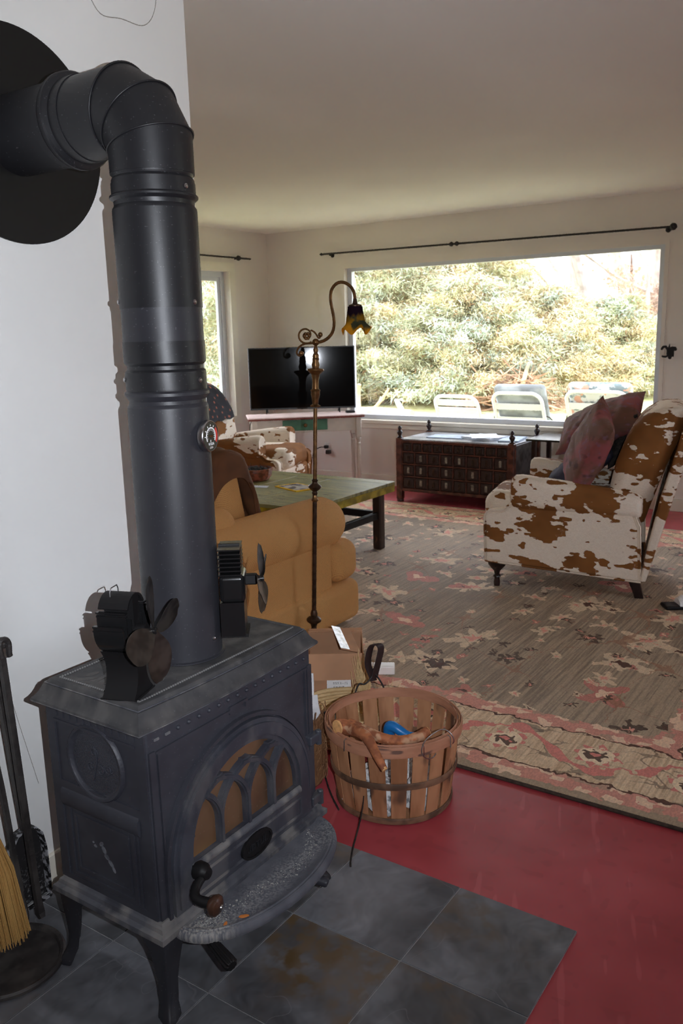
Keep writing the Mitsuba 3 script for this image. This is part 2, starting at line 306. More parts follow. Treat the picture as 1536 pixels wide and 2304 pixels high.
def rug_col(p, n, uv):
    jit = 0.012 * (nz(p.x * 90, p.y * 90, 1) - 0.5) + 0.045 * (fbm(p.x * 22, p.y * 22, 2, 2) - 0.5)
    x, y = p.x + jit, p.y - jit
    dy, dx = dr.minimum(y - 2.313, 6.02 - y), dr.minimum(-0.13 - x, x + 4.2)
    d = dr.minimum(dy, dx); t = dr.select(dy < dx, x, y)
    rose, cream, brown = C3(*lin(206, 134, 130)), C3(*lin(232, 216, 194)), C3(*lin(98, 80, 70))
    streak = fbm(p.x * 170, p.y * 6.0, 1.0, 3); big = fbm(p.x * 1.5, p.y * 1.2, 5.0, 3)
    f = mix(C3(*lin(172, 158, 142)), C3(*lin(130, 118, 107)), ss(0.3, 0.7, 0.55 * streak + 0.45 * big))
    for i, (cs, R, prob) in enumerate(((0.36, 0.110, 0.62), (0.21, 0.056, 0.5), (0.115, 0.026, 0.45))):
        gx, gy = dr.floor(x / cs), dr.floor(y / cs)
        h1, h2, h3, h4 = (cr(gx + 90, gy + 90, 11 + 7 * i + k) for k in range(4))
        qx, qy = x / cs - gx - 0.5 - 0.24 * (h1 - 0.5), y / cs - gy - 0.5 - 0.24 * (h2 - 0.5)
        r, th = dr.sqrt(qx * qx + qy * qy) * cs, dr.atan2(qy, qx)
        k = dr.floor(3 + 5 * h3)
        edge = R * (0.74 + 0.26 * dr.cos(th * k + h1 * 6.28)) * (0.62 + 0.7 * dr.abs(dr.cos(th + h4 * 6.28)))
        inside = dr.select((r < edge) & (h4 < prob), 1.0, 0.0)
        col = dr.select(h3 < 0.42, rose, dr.select(h3 < (0.97, 0.84, 0.70)[i], cream, C3(*lin(62, 48, 43))))
        f = mix(f, mix(col, C3(*lin(130, 112, 100)), 0.15 + 0.35 * streak), inside)
        core = dr.select((r < edge * 0.38) & (h4 < prob), 1.0, 0.0)
        f = mix(f, dr.select(h1 < 0.22, C3(*lin(92, 66, 60)), dr.select(h3 < 0.42, mix(cream, rose, 0.25), mix(rose, cream, 0.2))), core)
    vn = dr.abs(dr.sin(x * 9 + 2.2 * dr.sin(y * 4.1)) - dr.sin(y * 8 + 1.7 * dr.sin(x * 3.3)))
    f = mix(f, C3(*lin(150, 112, 92)), dr.select(vn < 0.022, 0.7, 0.0))
    # cream border with a rose scroll and rosettes
    b = mix(cream, C3(*lin(174, 148, 122)), streak)
    dc, per = d - 0.265, 0.62
    wave = 0.085 * dr.sin(t * 6.2832 / per)
    vine = dr.abs(dc - wave)
    u = t / (per / 2); cx = (u - dr.floor(u) - 0.5) * per / 2
    sgn = dr.select(dr.floor(u) - 2 * dr.floor(u / 2) < 0.5, 1.0, -1.0)
    rr, ta = dr.sqrt(cx * cx + dr.square(dc + 0.02 * sgn)), dr.atan2(dc + 0.02 * sgn, cx)
    rl, tl = dr.sqrt(dr.square(cx - 0.02) + dr.square((dc - 0.10 * sgn) * 1.6)), dr.atan2(dc - 0.10 * sgn, cx)
    b = mix(b, mix(brown, cream, 0.3), dr.select(rl < 0.075 * (0.7 + 0.3 * dr.cos(3 * tl)), 1.0, 0.0))
    b = mix(b, brown, dr.select(dr.abs(dr.sin(t * 17 + 2 * dr.sin(d * 26)) - dr.sin(d * 38)) < 0.06, 0.6, 0.0))
    b = mix(b, rose, dr.select(vine < 0.020 + 0.012 * dr.sin(t * 40), 1.0, 0.0))
    b = mix(b, rose, dr.select(rr < 0.078 * (0.85 + 0.15 * dr.cos(8 * ta)), 1.0, 0.0))
    b = mix(b, cream, dr.select(rr < 0.058, 1.0, 0.0))
    b = mix(b, brown, dr.select(rr < 0.042 * (0.8 + 0.2 * dr.cos(6 * ta)), 1.0, 0.0))
    b = mix(b, rose, dr.select(rr < 0.016, 1.0, 0.0))
    # rose guard stripes with small blocks
    g1, g2 = t / 0.045, d / 0.03
    hh = cr(dr.floor(g1) + 300, dr.floor(g2) + 300, 5)
    g = dr.select(hh < 0.5, mix(rose, brown, 0.2), dr.select(hh < 0.8, cream, mix(brown, cream, 0.25)))
    g = mix(g, mix(rose, cream, 0.4), 0.4)
    line = C3(*lin(92, 66, 58))
    c = dr.select(d > 0.5, f, dr.select(d > 0.415, g, dr.select(d > 0.405, line, dr.select(d > 0.115, b, dr.select(d > 0.105, line, dr.select(d > 0.03, g, mix(brown, cream, 0.35)))))))
    return c * (0.86 + 0.28 * nz(p.x * 260, p.y * 130, 3)) * C3(1.03, 0.95, 0.84)
mat('m_rug', rug_col, 0.9, spec=0.2, sheen=1.0, bump=lambda p, n, uv: fbm(p.x * 130, p.y * 60, 0, 2), bscale=0.003)
mat('m_rugedge', vary(lin(64, 52, 44), 0.2, 60), 0.95)

# ---------------------------------------------------------------- room shell
CZ, WY, WX, PX = 2.355, 6.698, -5.375, -1.775       # ceiling, window wall, left wall, partition face
struct('floor', box(WX - 0.1, 2.4, -2.6, WY + 0.1, -0.06, 0.0), 'm_red', 'red painted concrete floor')
struct('ceiling', box(WX - 0.1, 2.4, -2.6, WY + 0.14, CZ, CZ + 0.12), 'm_ceiling')
part('floor', 'grout_bed', box(-1.7745, -0.5525, -1.02, 1.7515, 0.0, 0.0035), 'm_grout', False)
for i in range(-4, 0):
    for j in range(-9, 0):
        x0, y0 = -0.5525 + 0.305 * i, 1.7515 + 0.3065 * j
        gx1 = 0.0018 if i < -1 else 0.0
        gy1 = 0.0018 if j < -1 else 0.0
        part('floor', 'tile', cbox(max(x0 + 0.0018, -1.7725), x0 + 0.305 - gx1, y0 + 0.0018, y0 + 0.3065 - gy1, 0.0, 0.0062, 0.0012), 'm_slate', False)
# window wall with the picture window opening x -4.46..-1.64, z .61..2.0
WL, WR, WB, WT = -4.475, -1.645, 0.605, 1.998
struct('wall_back', cat(box(WX - 0.1, WL, WY, WY + 0.14, 0, CZ), box(WR, 2.4, WY, WY + 0.14, 0, CZ), box(WL, WR, WY, WY + 0.14, 0, WB), box(WL, WR, WY, WY + 0.14, WT, CZ)), 'm_wall')
# left wall with the second window opening y 4.75..6.12, z .7..1.99
LY0, LY1, LB, LT = 4.6, 6.125, 0.66, 1.985
struct('wall_left', cat(box(WX - 0.14, WX, 1.7, LY0, 0, CZ), box(WX - 0.14, WX, LY1, WY + 0.14, 0, CZ), box(WX - 0.14, WX, LY0, LY1, 0, LB), box(WX - 0.14, WX, LY0, LY1, LT, CZ)), 'm_wall')
struct('wall_partition', box(PX - 0.13, PX, -2.6, 1.895, 0, CZ), 'm_wall_white', 'white wall behind the stove')
struct('wall_inner', box(WX - 0.14, PX - 0.13, 1.58, 1.70, 0, CZ), 'm_wall')
# unseen right wall, window opening added for soft fill light; unseen rear wall
struct('wall_right', cat(box(2.3, 2.44, -2.6, 3.2, 0, CZ), box(2.3, 2.44, 4.4, WY + 0.14, 0, CZ), box(2.3, 2.44, 3.2, 4.4, 0, 0.8), box(2.3, 2.44, 3.2, 4.4, 2.0, CZ)), 'm_wall')
struct('wall_front', box(PX, 2.44, -2.74, -2.6, 0, CZ), 'm_wall')
def base(name, x0, x1, y0, y1):
    struct(name, cbox(x0, x1, y0, y1, 0, 0.095, 0.004), 'm_trim')
base('baseboard_back', WX, 2.3, WY - 0.014, WY)
base('baseboard_left', WX, WX + 0.014, 1.7, WY - 0.014)
base('baseboard_partition', PX, PX + 0.014, -2.6, 1.895)
# hairline cracks in the partition's plaster
def crack(pts, r=0.0012):
    return tube(smoothpath(pts, 40), r, 5)
rs = np.random.default_rng(3)
def wob(p, a=0.004):
    p = np.array(p, float); p[:, 1:] += rs.normal(0, a, p[:, 1:].shape); return p
X_ = PX + 0.0004
part('wall_partition', 'crack', crack(wob([(X_, 1.50, 2.35), (X_, 1.52, 2.29), (X_, 1.56, 2.24), (X_, 1.60, 2.20), (X_, 1.66, 2.19), (X_, 1.74, 2.21), (X_, 1.78, 2.25), (X_, 1.79, 2.32)])), 'm_crack')
part('wall_partition', 'crack', crack(wob([(X_, 1.12, 0.70), (X_, 1.14, 0.55), (X_, 1.17, 0.40), (X_, 1.19, 0.30)], 0.002), 0.0007), 'm_crack')
part('ceiling', 'crack', crack([(-1.75, 2.05, CZ - 0.0003), (-1.45, 2.15, CZ - 0.0003), (-1.1, 2.2, CZ - 0.0003), (-0.7, 2.28, CZ - 0.0003)], 0.0008), 'm_crack')

def ringframe(u0, u1, v0, v1, w, t, M):
    return prism(sbox(u0, v0, u1, v1).difference(sbox(u0 + w, v0 + w, u1 - w, v1 - w)), t, M)
Mb = frame((1, 0, 0), (0, 0, 1), (0, -1, 0), (0, 0, 0))     # local (x, z) extruded towards -y
def at_y(y): M = Mb.copy(); M[1, 3] = y; return M
labels['window_1'] = {'kind': 'structure', 'label': 'wide picture window onto the garden'}
part('window_1', 'frame', ringframe(WL, WR, WB, WT, 0.045, 0.05, at_y(WY + 0.10)), 'm_winframe', False)
part('window_1', 'casing', ringframe(WL - 0.03, WR + 0.03, WB - 0.03, WT + 0.012, 0.03, 0.006, at_y(WY)), 'm_wall', False)
scene['m_pane'] = {'type': 'thindielectric', 'int_ior': 1.5}
part('window_1', 'pane', box(WL + 0.04, WR - 0.04, WY + 0.072, WY + 0.073, WB + 0.04, WT - 0.04), 'm_pane', False)
part('window_1', 'sill', cat(cbox(WL - 0.05, WR + 0.05, WY - 0.035, WY + 0.1, WB - 0.03, WB + 0.004, 0.004), cbox(WL - 0.04, WR + 0.04, WY - 0.018, WY, WB - 0.075, WB - 0.03, 0.004)), 'm_trim', False)
Ml = frame((0, 1, 0), (0, 0, 1), (1, 0, 0), (0, 0, 0))       # local (y, z) extruded towards +x
def at_x(x): M = Ml.copy(); M[0, 3] = x; return M
labels['window_2'] = {'kind': 'structure', 'label': 'sash window in the left wall'}
part('window_2', 'casing', ringframe(LY0 - 0.075, LY1 + 0.075, LB - 0.075, LT + 0.075, 0.075, 0.016, at_x(WX)), 'm_trim', False)
part('window_2', 'frame', ringframe(LY0, LY1, LB, LT, 0.05, 0.05, at_x(WX - 0.11)), 'm_winframe', False)
part('window_2', 'sash', ringframe(LY0 + 0.05, LY1 - 0.05, LB + 0.05, LT - 0.05, 0.035, 0.03, at_x(WX - 0.10)), 'm_winframe', False)
part('window_2', 'pane', box(WX - 0.087, WX - 0.086, LY0 + 0.08, LY1 - 0.08, LB + 0.08, LT - 0.08), 'm_pane', False)

# curtain rods, holdback, outlet
k = thing('curtain_rod', 'long thin black curtain rod with two knobs at its middle above the picture window', 'curtain rod')
ya = WY - 0.05
part(k, 'rod', tube([(-4.66, ya, 2.118), (-1.60, ya, 2.094)], 0.008, 10), 'm_wire')
part(k, 'finial', lathe([(0, 0), (0.010, 0.0), (0.007, 0.02), (0.014, 0.03), (0.004, 0.05), (0, 0.055)], 12, (-4.66, ya, 2.118), (-1, 0, 0)), 'm_wire')
for xx, zz in ((-3.36, 2.108), (-3.31, 2.1076)):
    part(k, 'knob', sphere((xx, ya, zz), 0.019, 2), 'm_wire')
part(k, 'end_knob', sphere((-1.585, ya, 2.094), 0.026, 2, ), 'm_wire')
for xx, zz in ((-4.60, 2.115), (-1.63, 2.09)):
    part(k, 'bracket', cat(tube([(xx, WY, zz - 0.01), (xx, ya, zz - 0.01)], 0.006, 8), lathe([(0, 0), (0.02, 0), (0.02, 0.004), (0, 0.004)], 12, (xx, WY - 0.004, zz - 0.01), (0, 1, 0))), 'm_wire')
k = thing('curtain_rod', 'short black curtain rod above the window in the left wall', 'curtain rod')
xa = WX + 0.05
part(k, 'rod', tube([(xa, 4.35, 2.105), (xa, 6.39, 2.105)], 0.008, 10), 'm_wire')
part(k, 'knob', sphere((xa, 6.22, 2.105), 0.024, 2), 'm_wire')
part(k, 'bracket', tube([(WX, 6.22, 2.10), (xa, 6.22, 2.10)], 0.006, 8), 'm_wire')
k = thing('curtain_holdback', 'black fleur-de-lis curtain holdback on the wall right of the picture window', 'curtain holdback')
fl = unary_union([Polygon([(-0.012, 0.0), (0.006, 0.05), (0.012, 0.02), (0.016, 0.0)]), LineString([(0.0, 0.0), (-0.02, 0.03), (-0.038, 0.03), (-0.048, 0.014)]).buffer(0.008), LineString([(0.0, -0.035), (-0.02, -0.045), (-0.04, -0.04)]).buffer(0.007),
                  LineString([(0.004, 0.0), (0.024, 0.022), (0.045, 0.02), (0.05, 0.008)]).buffer(0.009), sbox(-0.012, -0.045, 0.04, 0.016), Point(0.012, -0.05).buffer(0.012)])
part(k, 'emblem', prism(fl, 0.008, frame((1, 0, 0), (0, 0, 1), (0, -1, 0), (-1.572, WY - 0.05, 1.215))), 'm_black', False)
part(k, 'post', tube([(-1.572, WY, 1.205), (-1.572, WY - 0.05, 1.205)], 0.009, 10), 'm_black')
k = thing('wall_outlet', 'white wall outlet with a black plug in it under the television table', 'outlet')
part(k, 'plate', cbox(-4.75, -4.68, WY - 0.006, WY, 0.255, 0.37, 0.002), 'm_whitegloss', False)
part(k, 'plug', cbox(-4.735, -4.70, WY - 0.045, WY - 0.006, 0.315, 0.345, 0.006), 'm_black', False)
part(k, 'cord', tube(smoothpath([(-4.725, WY - 0.045, 0.33), (-4.80, WY - 0.07, 0.31), (-4.87, WY - 0.05, 0.22), (-4.9, WY - 0.05, 0.06)]), 0.004, 8), 'm_black')
part(k, 'adapter', cbox(-4.715, -4.67, WY - 0.05, WY - 0.006, 0.262, 0.30, 0.006), 'm_blackgloss', False)

# rug
def roundrect(x0, x1, y0, y1, r): return sbox(x0 + r, y0 + r, x1 - r, y1 - r).buffer(r)
k = thing('area_rug', 'large faded brown, rose and cream floral rug with a cream scroll border', 'rug')
pl = trimesh.creation.box((4.07, 3.707, 0.012)); pl.apply_translation((-2.165, 4.1665, 0.006))
part(k, 'pile', cbox(-4.2, -0.13, 2.313, 6.02, 0.0, 0.013, 0.004), 'm_rug', False)
part(k, 'edge_binding', tube([(-4.19, 2.311, 0.006), (-3, 2.309, 0.006), (-2, 2.312, 0.006), (-1, 2.310, 0.006), (-0.14, 2.312, 0.006)], 0.006, 8), 'm_rugedge')
RZ = 0.013
# ---------------------------------------------------------------- wood stove
SV = thing('wood_stove', 'black cast-iron wood stove with an arched glass door standing on the slate hearth', 'wood stove')
def bowed(x0, x1, y0, y1, bow, ins, z, n=13):
    x0, x1, y0, y1 = x0 + ins, x1 - ins, y0 + ins, y1 - ins
    t = np.linspace(0, 1, n); pts = [(x1 + bow * (4 * a * (1 - a)), y0 + (y1 - y0) * a) for a in t]
    pts += [(x1 + (x0 - x1) * a, y1) for a in t[1:]] + [(x0, y1 + (y0 - y1) * a) for a in t[1:]] + [(x0 + (x1 - x0) * a, y0) for a in t[1:-1]]
    return [(x, y, z) for x, y in pts]
TX0, TX1, TY0, TY1 = -1.518, -1.183, 1.020, 1.612
prof = [(.648, .016), (.652, .001), (.656, 0), (.660, .001), (.665, .007), (.673, .013), (.683, .018), (.690, .021), (.6915, .026), (.696, .028), (.700, .031), (.7015, .034), (.7015, .040), (.6995, .042), (.6995, .060)]
part(SV, 'top_plate', loft([bowed(TX0, TX1, TY0, TY1, .014, i, z) for z, i in prof]), 'm_iron_top', 25, label='dusty stove top with a moulded rim')
mat('m_beadline', lin(112, 111, 110), .6)  # beads coloured lighter to imitate highlights on the step edge
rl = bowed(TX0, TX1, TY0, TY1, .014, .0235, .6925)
part(SV, 'rim_highlight', tube(np.array(rl + rl[:1]), .0014, 6), 'm_iron_dust_highlight')  # lighter tube painted in as the highlight along the moulding edge
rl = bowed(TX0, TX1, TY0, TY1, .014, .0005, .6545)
part(SV, 'lip_highlight', tube(np.array(rl + rl[:1]), .0012, 6), 'm_iron_dust_highlight')  # same lighter tube as a painted highlight on the lower lip
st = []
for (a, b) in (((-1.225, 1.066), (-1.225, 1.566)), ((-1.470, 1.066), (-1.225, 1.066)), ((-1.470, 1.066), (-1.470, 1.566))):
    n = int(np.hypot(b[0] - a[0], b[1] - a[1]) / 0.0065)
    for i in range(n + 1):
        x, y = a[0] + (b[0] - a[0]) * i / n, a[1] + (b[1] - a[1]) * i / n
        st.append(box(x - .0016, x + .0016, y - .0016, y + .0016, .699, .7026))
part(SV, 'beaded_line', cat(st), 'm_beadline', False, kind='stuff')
BX0, BX1, BY0, BY1 = -1.497, -1.192, 1.044, 1.588
part(SV, 'body', cbox(BX0, BX1, BY0, BY1, .222, .652, .004), 'm_iron', False)
# near side: frames, medallion, lower panel
Ms = frame((1, 0, 0), (0, 0, 1), (0, -1, 0), (0, BY0, 0))
side = cat(prism(sbox(BX0 + .002, .232, BX1 - .002, .65).difference(unary_union([sbox(-1.470, .475, -1.222, .618), sbox(-1.470, .245, -1.222, .452)])), .004, Ms),
           prism(sbox(-1.470, .612, -1.222, .618), .006, Ms))
part(SV, 'side_frame', side, 'm_iron', False)
part(SV, 'medallion', cat(orient(trimesh.creation.revolve(np.array([(0, 0), (.070, 0.0), (.074, .002), (.078, .007), (.083, .008), (.086, .004), (.087, 0)]), sections=48), (-1.348, BY0, .545), (0, -1, 0))), 'm_iron', 30, label='round raised medallion')
def spiral(cx, cz, r, a0, turns, y, s=1):
    a = np.linspace(0, turns * 2 * math.pi, 30); rr = r * (1 - a / a[-1] * .8)
    return tube(np.stack([cx + rr * np.cos(a0 + s * a), np.full(30, y), cz + rr * np.sin(a0 + s * a)], 1), .0014, 6)
yy = BY0 - .001
part(SV, 'scroll_relief', cat(spiral(-1.352, .567, .012, 0, 1.1, yy), spiral(-1.335, .53, .013, 2, 1.1, yy, -1), spiral(-1.365, .53, .012, 1, 1.0, yy), spiral(-1.31, .54, .012, 3, 1.1, yy),
                               tube(smoothpath([(-1.36, yy, .50), (-1.35, yy, .53), (-1.345, yy, .56), (-1.352, yy, .58)]), .0014, 6), tube(smoothpath([(-1.345, yy, .515), (-1.32, yy, .522), (-1.30, yy, .535)]), .0014, 6)), 'm_iron')
part(SV, 'side_panel', cat(prism(sbox(-1.458, .245, -1.236, .43), .003, Ms), prism(sbox(-1.450, .253, -1.244, .425).difference(sbox(-1.442, .261, -1.252, .417)), .007, Ms),
                            prism(sbox(-1.432, .271, -1.262, .407).difference(sbox(-1.426, .277, -1.268, .401)), .006, Ms),
                            loft([[(-1.466 if e else -1.226, BY0 - .002 - .009 * math.sin(a), .436 + .022 * math.cos(a)) for a in np.linspace(0, math.pi, 12)] for e in (1, 0)])), 'm_iron', 30)
part(SV, 'side_dentils', cat([prism(sbox(x, .626, x + .012, .641), .006, Ms) for x in np.arange(-1.47, -1.215, .0215)]), 'm_iron', False)
sc = unary_union([aff.translate(aff.rotate(aff.scale(Point(0, 0).buffer(.006, 6), a_, b_), r_), x_, z_) for x_, z_, a_, b_, r_ in ((-1.352, .356, 1.2, .8, 40), (-1.345, .344, 1.5, 1.0, -60), (-1.338, .330, 1.3, .9, -30), (-1.326, .318, 1.7, .9, -45), (-1.318, .306, 1.2, .7, -60), (-1.372, .345, .8, .6, 0), (-1.378, .352, .6, .4, 20))])
part(SV, 'scuff', prism(sc, .0005, frame((1, 0, 0), (0, 0, 1), (0, -1, 0), (0, BY0 - .0030, 0))), 'm_scuff' if 'm_scuff' in scene else mat('m_scuff', iron(lin(104, 106, 112), lin(66, 68, 74), 60), .8), False, label='pale scuff')
# front: pilasters, bead row, arch surround
Mf = frame((0, 1, 0), (0, 0, 1), (1, 0, 0), (BX1, 0, 0))
YC, DR, DSP, DB = 1.315, .238, .322, .226
def arch(hw, spring, bot, n=40):
    a = np.linspace(0, math.pi, n)
    return Polygon([(YC + hw, bot)] + [(YC + hw * math.cos(t), spring + hw * math.sin(t)) for t in a] + [(YC - hw, bot)])
fr = sbox(BY0 + .001, .232, BY1 - .001, .65)
part(SV, 'front_frame', cat(prism(unary_union([sbox(BY0 + .002, .232, BY0 + .018, .606), sbox(BY1 - .018, .232, BY1 - .002, .606), sbox(BY0 + .024, .232, BY0 + .028, .6), sbox(BY1 - .028, .232, BY1 - .024, .6)]), .005, Mf),
                             prism(unary_union([sbox(BY0 + .02, .598, YC - .03, .603), sbox(YC + .03, .598, BY1 - .02, .603), sbox(YC - .03, .604, YC + .03, .610), sbox(YC - .03, .592, YC - .022, .61), sbox(YC + .022, .592, YC + .03, .61)]), .005, Mf),
                             prism(arch(DR + .014, DSP, DB).difference(arch(DR + .005, DSP, DB - .1)), .012, Mf)), 'm_iron', False)
for i in range(17):
    y = 1.070 + i * .0307
    part(SV, 'frieze_bead', cbox(BX1, BX1 + .004, y - .007, y + .007, .6245, .6305, .0012) if i < 2 else sphere((BX1 + .0012, y, .6275), .005, 1), 'm_iron_dust_highlight' if i in (0, 1) else 'm_iron', 30)
# door: arched plate, gothic tracery, sooty glass
DT = .022
GR, GB = .180, .322
door = arch(DR, DSP, DB).difference(arch(GR, .330, GB))
D = part(SV, 'door', cat(prism(door, DT - .006, Mf), prism(arch(DR - .010, DSP, DB + .012).difference(arch(GR + .012, .33, GB - .008)), DT, Mf),
                          prism(arch(DR - .010, DSP, .30).difference(arch(DR - .014, DSP, .28)), DT + .002, Mf)), 'm_iron_door', False, label='arched cast-iron door')
gin = arch(GR, .330, GB)
lines = []
for k in (-1, 0, 1):
    y0 = YC + k * GR / 2
    lines.append(LineString([(y0, GB), (y0, .380)]))
for k in (-2, -1, 0, 1, 2):
    y0 = YC + k * GR / 2; R = .115
    for s in (-1, 1):
        a = np.linspace(0, math.radians(84), 16)
        lines.append(LineString([(y0 + s * R * (1 - math.cos(t)), .378 + R * .85 * math.sin(t)) for t in a]))
tr = unary_union([l.buffer(.0075, cap_style='flat') for l in lines]).intersection(gin)
tr2 = unary_union([l.buffer(.0035, cap_style='flat') for l in lines]).intersection(gin)
Mt = frame((0, 1, 0), (0, 0, 1), (1, 0, 0), (BX1 + .004, 0, 0))
part(D, 'tracery', cat(prism(tr, .013, Mt), prism(tr2, .018, Mt)), 'm_iron_door', False, label='gothic interlaced tracery')
part(D, 'pane', prism(arch(GR + .004, .330, GB - .004), .003, frame((0, 1, 0), (0, 0, 1), (1, 0, 0), (BX1 + .001, 0, 0))), 'm_sootglass', False, label='brown sooty glass')
part(D, 'sill_bar', cat(loft([[(BX1 + DT - .004 + .009 * math.sin(a), e, .312 - .010 * math.cos(a)) for a in np.linspace(0, math.pi, 10)] for e in (YC - .187, YC + .187)]),
                         prism(sbox(YC - .19, .244, YC + .19, .292).difference(sbox(YC - .183, .250, YC + .183, .286)), DT + .002, Mf)), 'm_iron_dust_highlight', 40)
ell = Point(0, 0).buffer(1, 32)
el = lambda a, b: aff.translate(aff.scale(ell, a, b), YC + .012, .262)
part(D, 'badge', cat(prism(el(.050, .027), DT + .004, Mf), prism(el(.053, .030).difference(el(.047, .0245)), DT + .007, Mf)), 'm_iron_dust_highlight' if False else 'm_black', False, label='oval badge with faint raised lettering')
tx = text_mesh('JØTUL', .016, .002); tx.apply_translation((-tx.bounds[1][0] / 2, -.008, 0))
part(D, 'badge_lettering', tx.apply_transform(frame((0, 1, 0), (0, 0, 1), (1, 0, 0), (BX1 + DT + .004, YC + .012, .262))), 'm_pipe_dark', False)
h = part(D, 'door_handle', cat(orient(trimesh.creation.revolve(np.array([(0, 0), (.017, 0), (.020, .005), (.020, .02), (.016, .026), (.012, .034), (0, .036)]), sections=20), (BX1 + DT - .002, 1.137, .306), (1, 0, 0)),
                                tube(smoothpath([(-1.150, 1.137, .303), (-1.147, 1.118, .297), (-1.140, 1.097, .289), (-1.128, 1.088, .284), (-1.108, 1.091, .281), (-1.094, 1.095, .280)], 24), np.linspace(.009, .0115, 24), 10)), 'm_black', 40, label='black crank handle')
part(D, 'knob', orient(trimesh.creation.revolve(np.array([(0, 0), (.012, 0), (.019, .006), (.0225, .013), (.021, .020), (.013, .026), (0, .028)]), sections=24), (-1.098, 1.0945, .280), (.93, .22, -.12)), 'm_knobwood', 40, label='dark brown wooden knob')
part(D, 'screw', orient(trimesh.creation.revolve(np.array([(0, 0), (.006, 0), (.005, .003), (0, .004)]), sections=12), (-1.0720, 1.1006, .2768), (.93, .22, -.12)), 'm_steel')
for z in (.413, .248):
    part(SV, 'hinge', cat(cbox(BX1, BX1 + .022, 1.553, 1.600, z - .012, z + .012, .003), lathe([(0, 0), (.008, 0), (.008, .034), (.006, .037), (0, .037)], 14, (BX1 + .016, 1.592, z - .02))), 'm_iron_door', 30)
# base plate, ash lip, legs
PX0, PX1, PY0, PY1 = -1.514, -1.166, 1.024, 1.606
bp = [(.190, .010), (.194, .001), (.198, 0), (.208, 0), (.211, .004), (.213, .009), (.222, .011), (.224, .016), (.230, .019), (.2305, .03)]
part(SV, 'base_plate', loft([bowed(PX0, PX1, PY0, PY1, 0, i, z) for z, i in bp]), 'm_iron_dust_highlight', 25, label='dusty moulded base')
def lip(s, z, n=40):
    a = np.linspace(-math.pi / 2, math.pi / 2, n); sx = 1 - (1 - s) * 1.75
    p = [(-1.180 + .152 * sx * np.sign(np.cos(t)) * abs(np.cos(t)) ** .86, 1.322 + .254 * s * np.sin(t), z) for t in a]
    return p + [(-1.20, 1.322 + .254 * s, z), (-1.20, 1.322 - .254 * s, z)]
part(SV, 'ash_lip', loft([lip(s, z) for s, z in ((.95, .178), (.985, .180), (1.0, .186), (1.003, .193), (.998, .199), (.985, .204), (.97, .2055), (.955, .203), (.945, .2055), (.93, .2045), (.90, .200), (.86, .1985), (.5, .1985), (.2, .1985))]), 'm_ash', 30, label='ash-strewn half-round lip')
av = []
for _ in range(420):
    if rs.random() < .45: x, y = -1.135 + rs.normal() * .018, 1.125 + rs.normal() * .030
    else: y = rs.uniform(1.12, 1.52); x = -1.098 + .014 * math.sin(y * 19) + rs.normal() * .009 - .05 * ((y - 1.32) / .2) ** 2
    if ((x + 1.18) / .125) ** 2 + ((y - 1.322) / .23) ** 2 < 1: av.append(sphere((x, y, .199), rs.uniform(.0006, .0018) * (1.6 if rs.random() < .08 else 1), 1, (1, 1, .7)))
part(SV, 'ash', cat([displaced(a, .0008, 300) for a in av]), 'm_ashpile', 30, label='grey ash flakes', kind='stuff')
def leg(cx, cy, ox, oy):
    "cast leg; (ox, oy) = outward signs; (cx, cy) = outer corner under the base plate"
    rows = [(.198, .000, .105), (.190, .000, .094), (.175, -.001, .072), (.155, -.002, .056), (.12, -.005, .045), (.08, -.007, .036), (.05, -.004, .035), (.035, .001, .034), (.022, .007, .038), (.012, .012, .040), (.0075, .012, .035), (.0062, .007, .022)]
    rows = [r for r in rows[:-1]] + [(.0065, .012, .024)]
    rings = []
    for z, o, w in rows:
        x1, y1 = cx + ox * o, cy + oy * o; r = .006
        c = [(x1 - ox * r, y1), (x1, y1 - oy * r), (x1, y1 - oy * w * .55), (x1 - ox * .006, y1 - oy * w), (x1 - ox * w * .5, y1 - oy * w * .5), (x1 - ox * w, y1 - oy * .006), (x1 - ox * w * .55, y1)]
        if ox * oy > 0: c = c[::-1]
        rings.append([(a, b, max(z, .0063)) for a, b in c])
    m = loft(rings[::-1]); m.fix_normals(); return m
for (cx, ox) in ((-1.172, 1), (-1.508, -1)):
    for (cy, oy) in ((1.032, -1), (1.598, 1)):
        part(SV, 'leg', leg(cx, cy, ox, oy), 'm_pipe', 40)
rib = np.array([((1 + .10 * math.cos(9 * a)) * math.cos(a), (1 + .10 * math.cos(9 * a)) * math.sin(a)) for a in np.linspace(0, 2 * math.pi, 90)[:-1]])
part(SV, 'air_control_handle', cat(tube([(-1.160, 1.122, .182), (-1.125, 1.112, .176)], .006, 8), tube([(-1.128, 1.113, .1765), (-1.122, 1.111, .176), (-1.055, 1.090, .170), (-1.040, 1.086, .168), (-1.036, 1.085, .1675)], [.008, .010, .0135, .0135, .010], 90, rib)), 'm_black', 40, label='ribbed black air-control handle')
part(SV, 'grate_handle', tube([(-1.09, 1.385, .178), (-1.058, 1.394, .172), (-1.028, 1.402, .168), (-1.024, 1.403, .167)], [.009, .010, .0115, .009], 14), 'm_iron', 40)
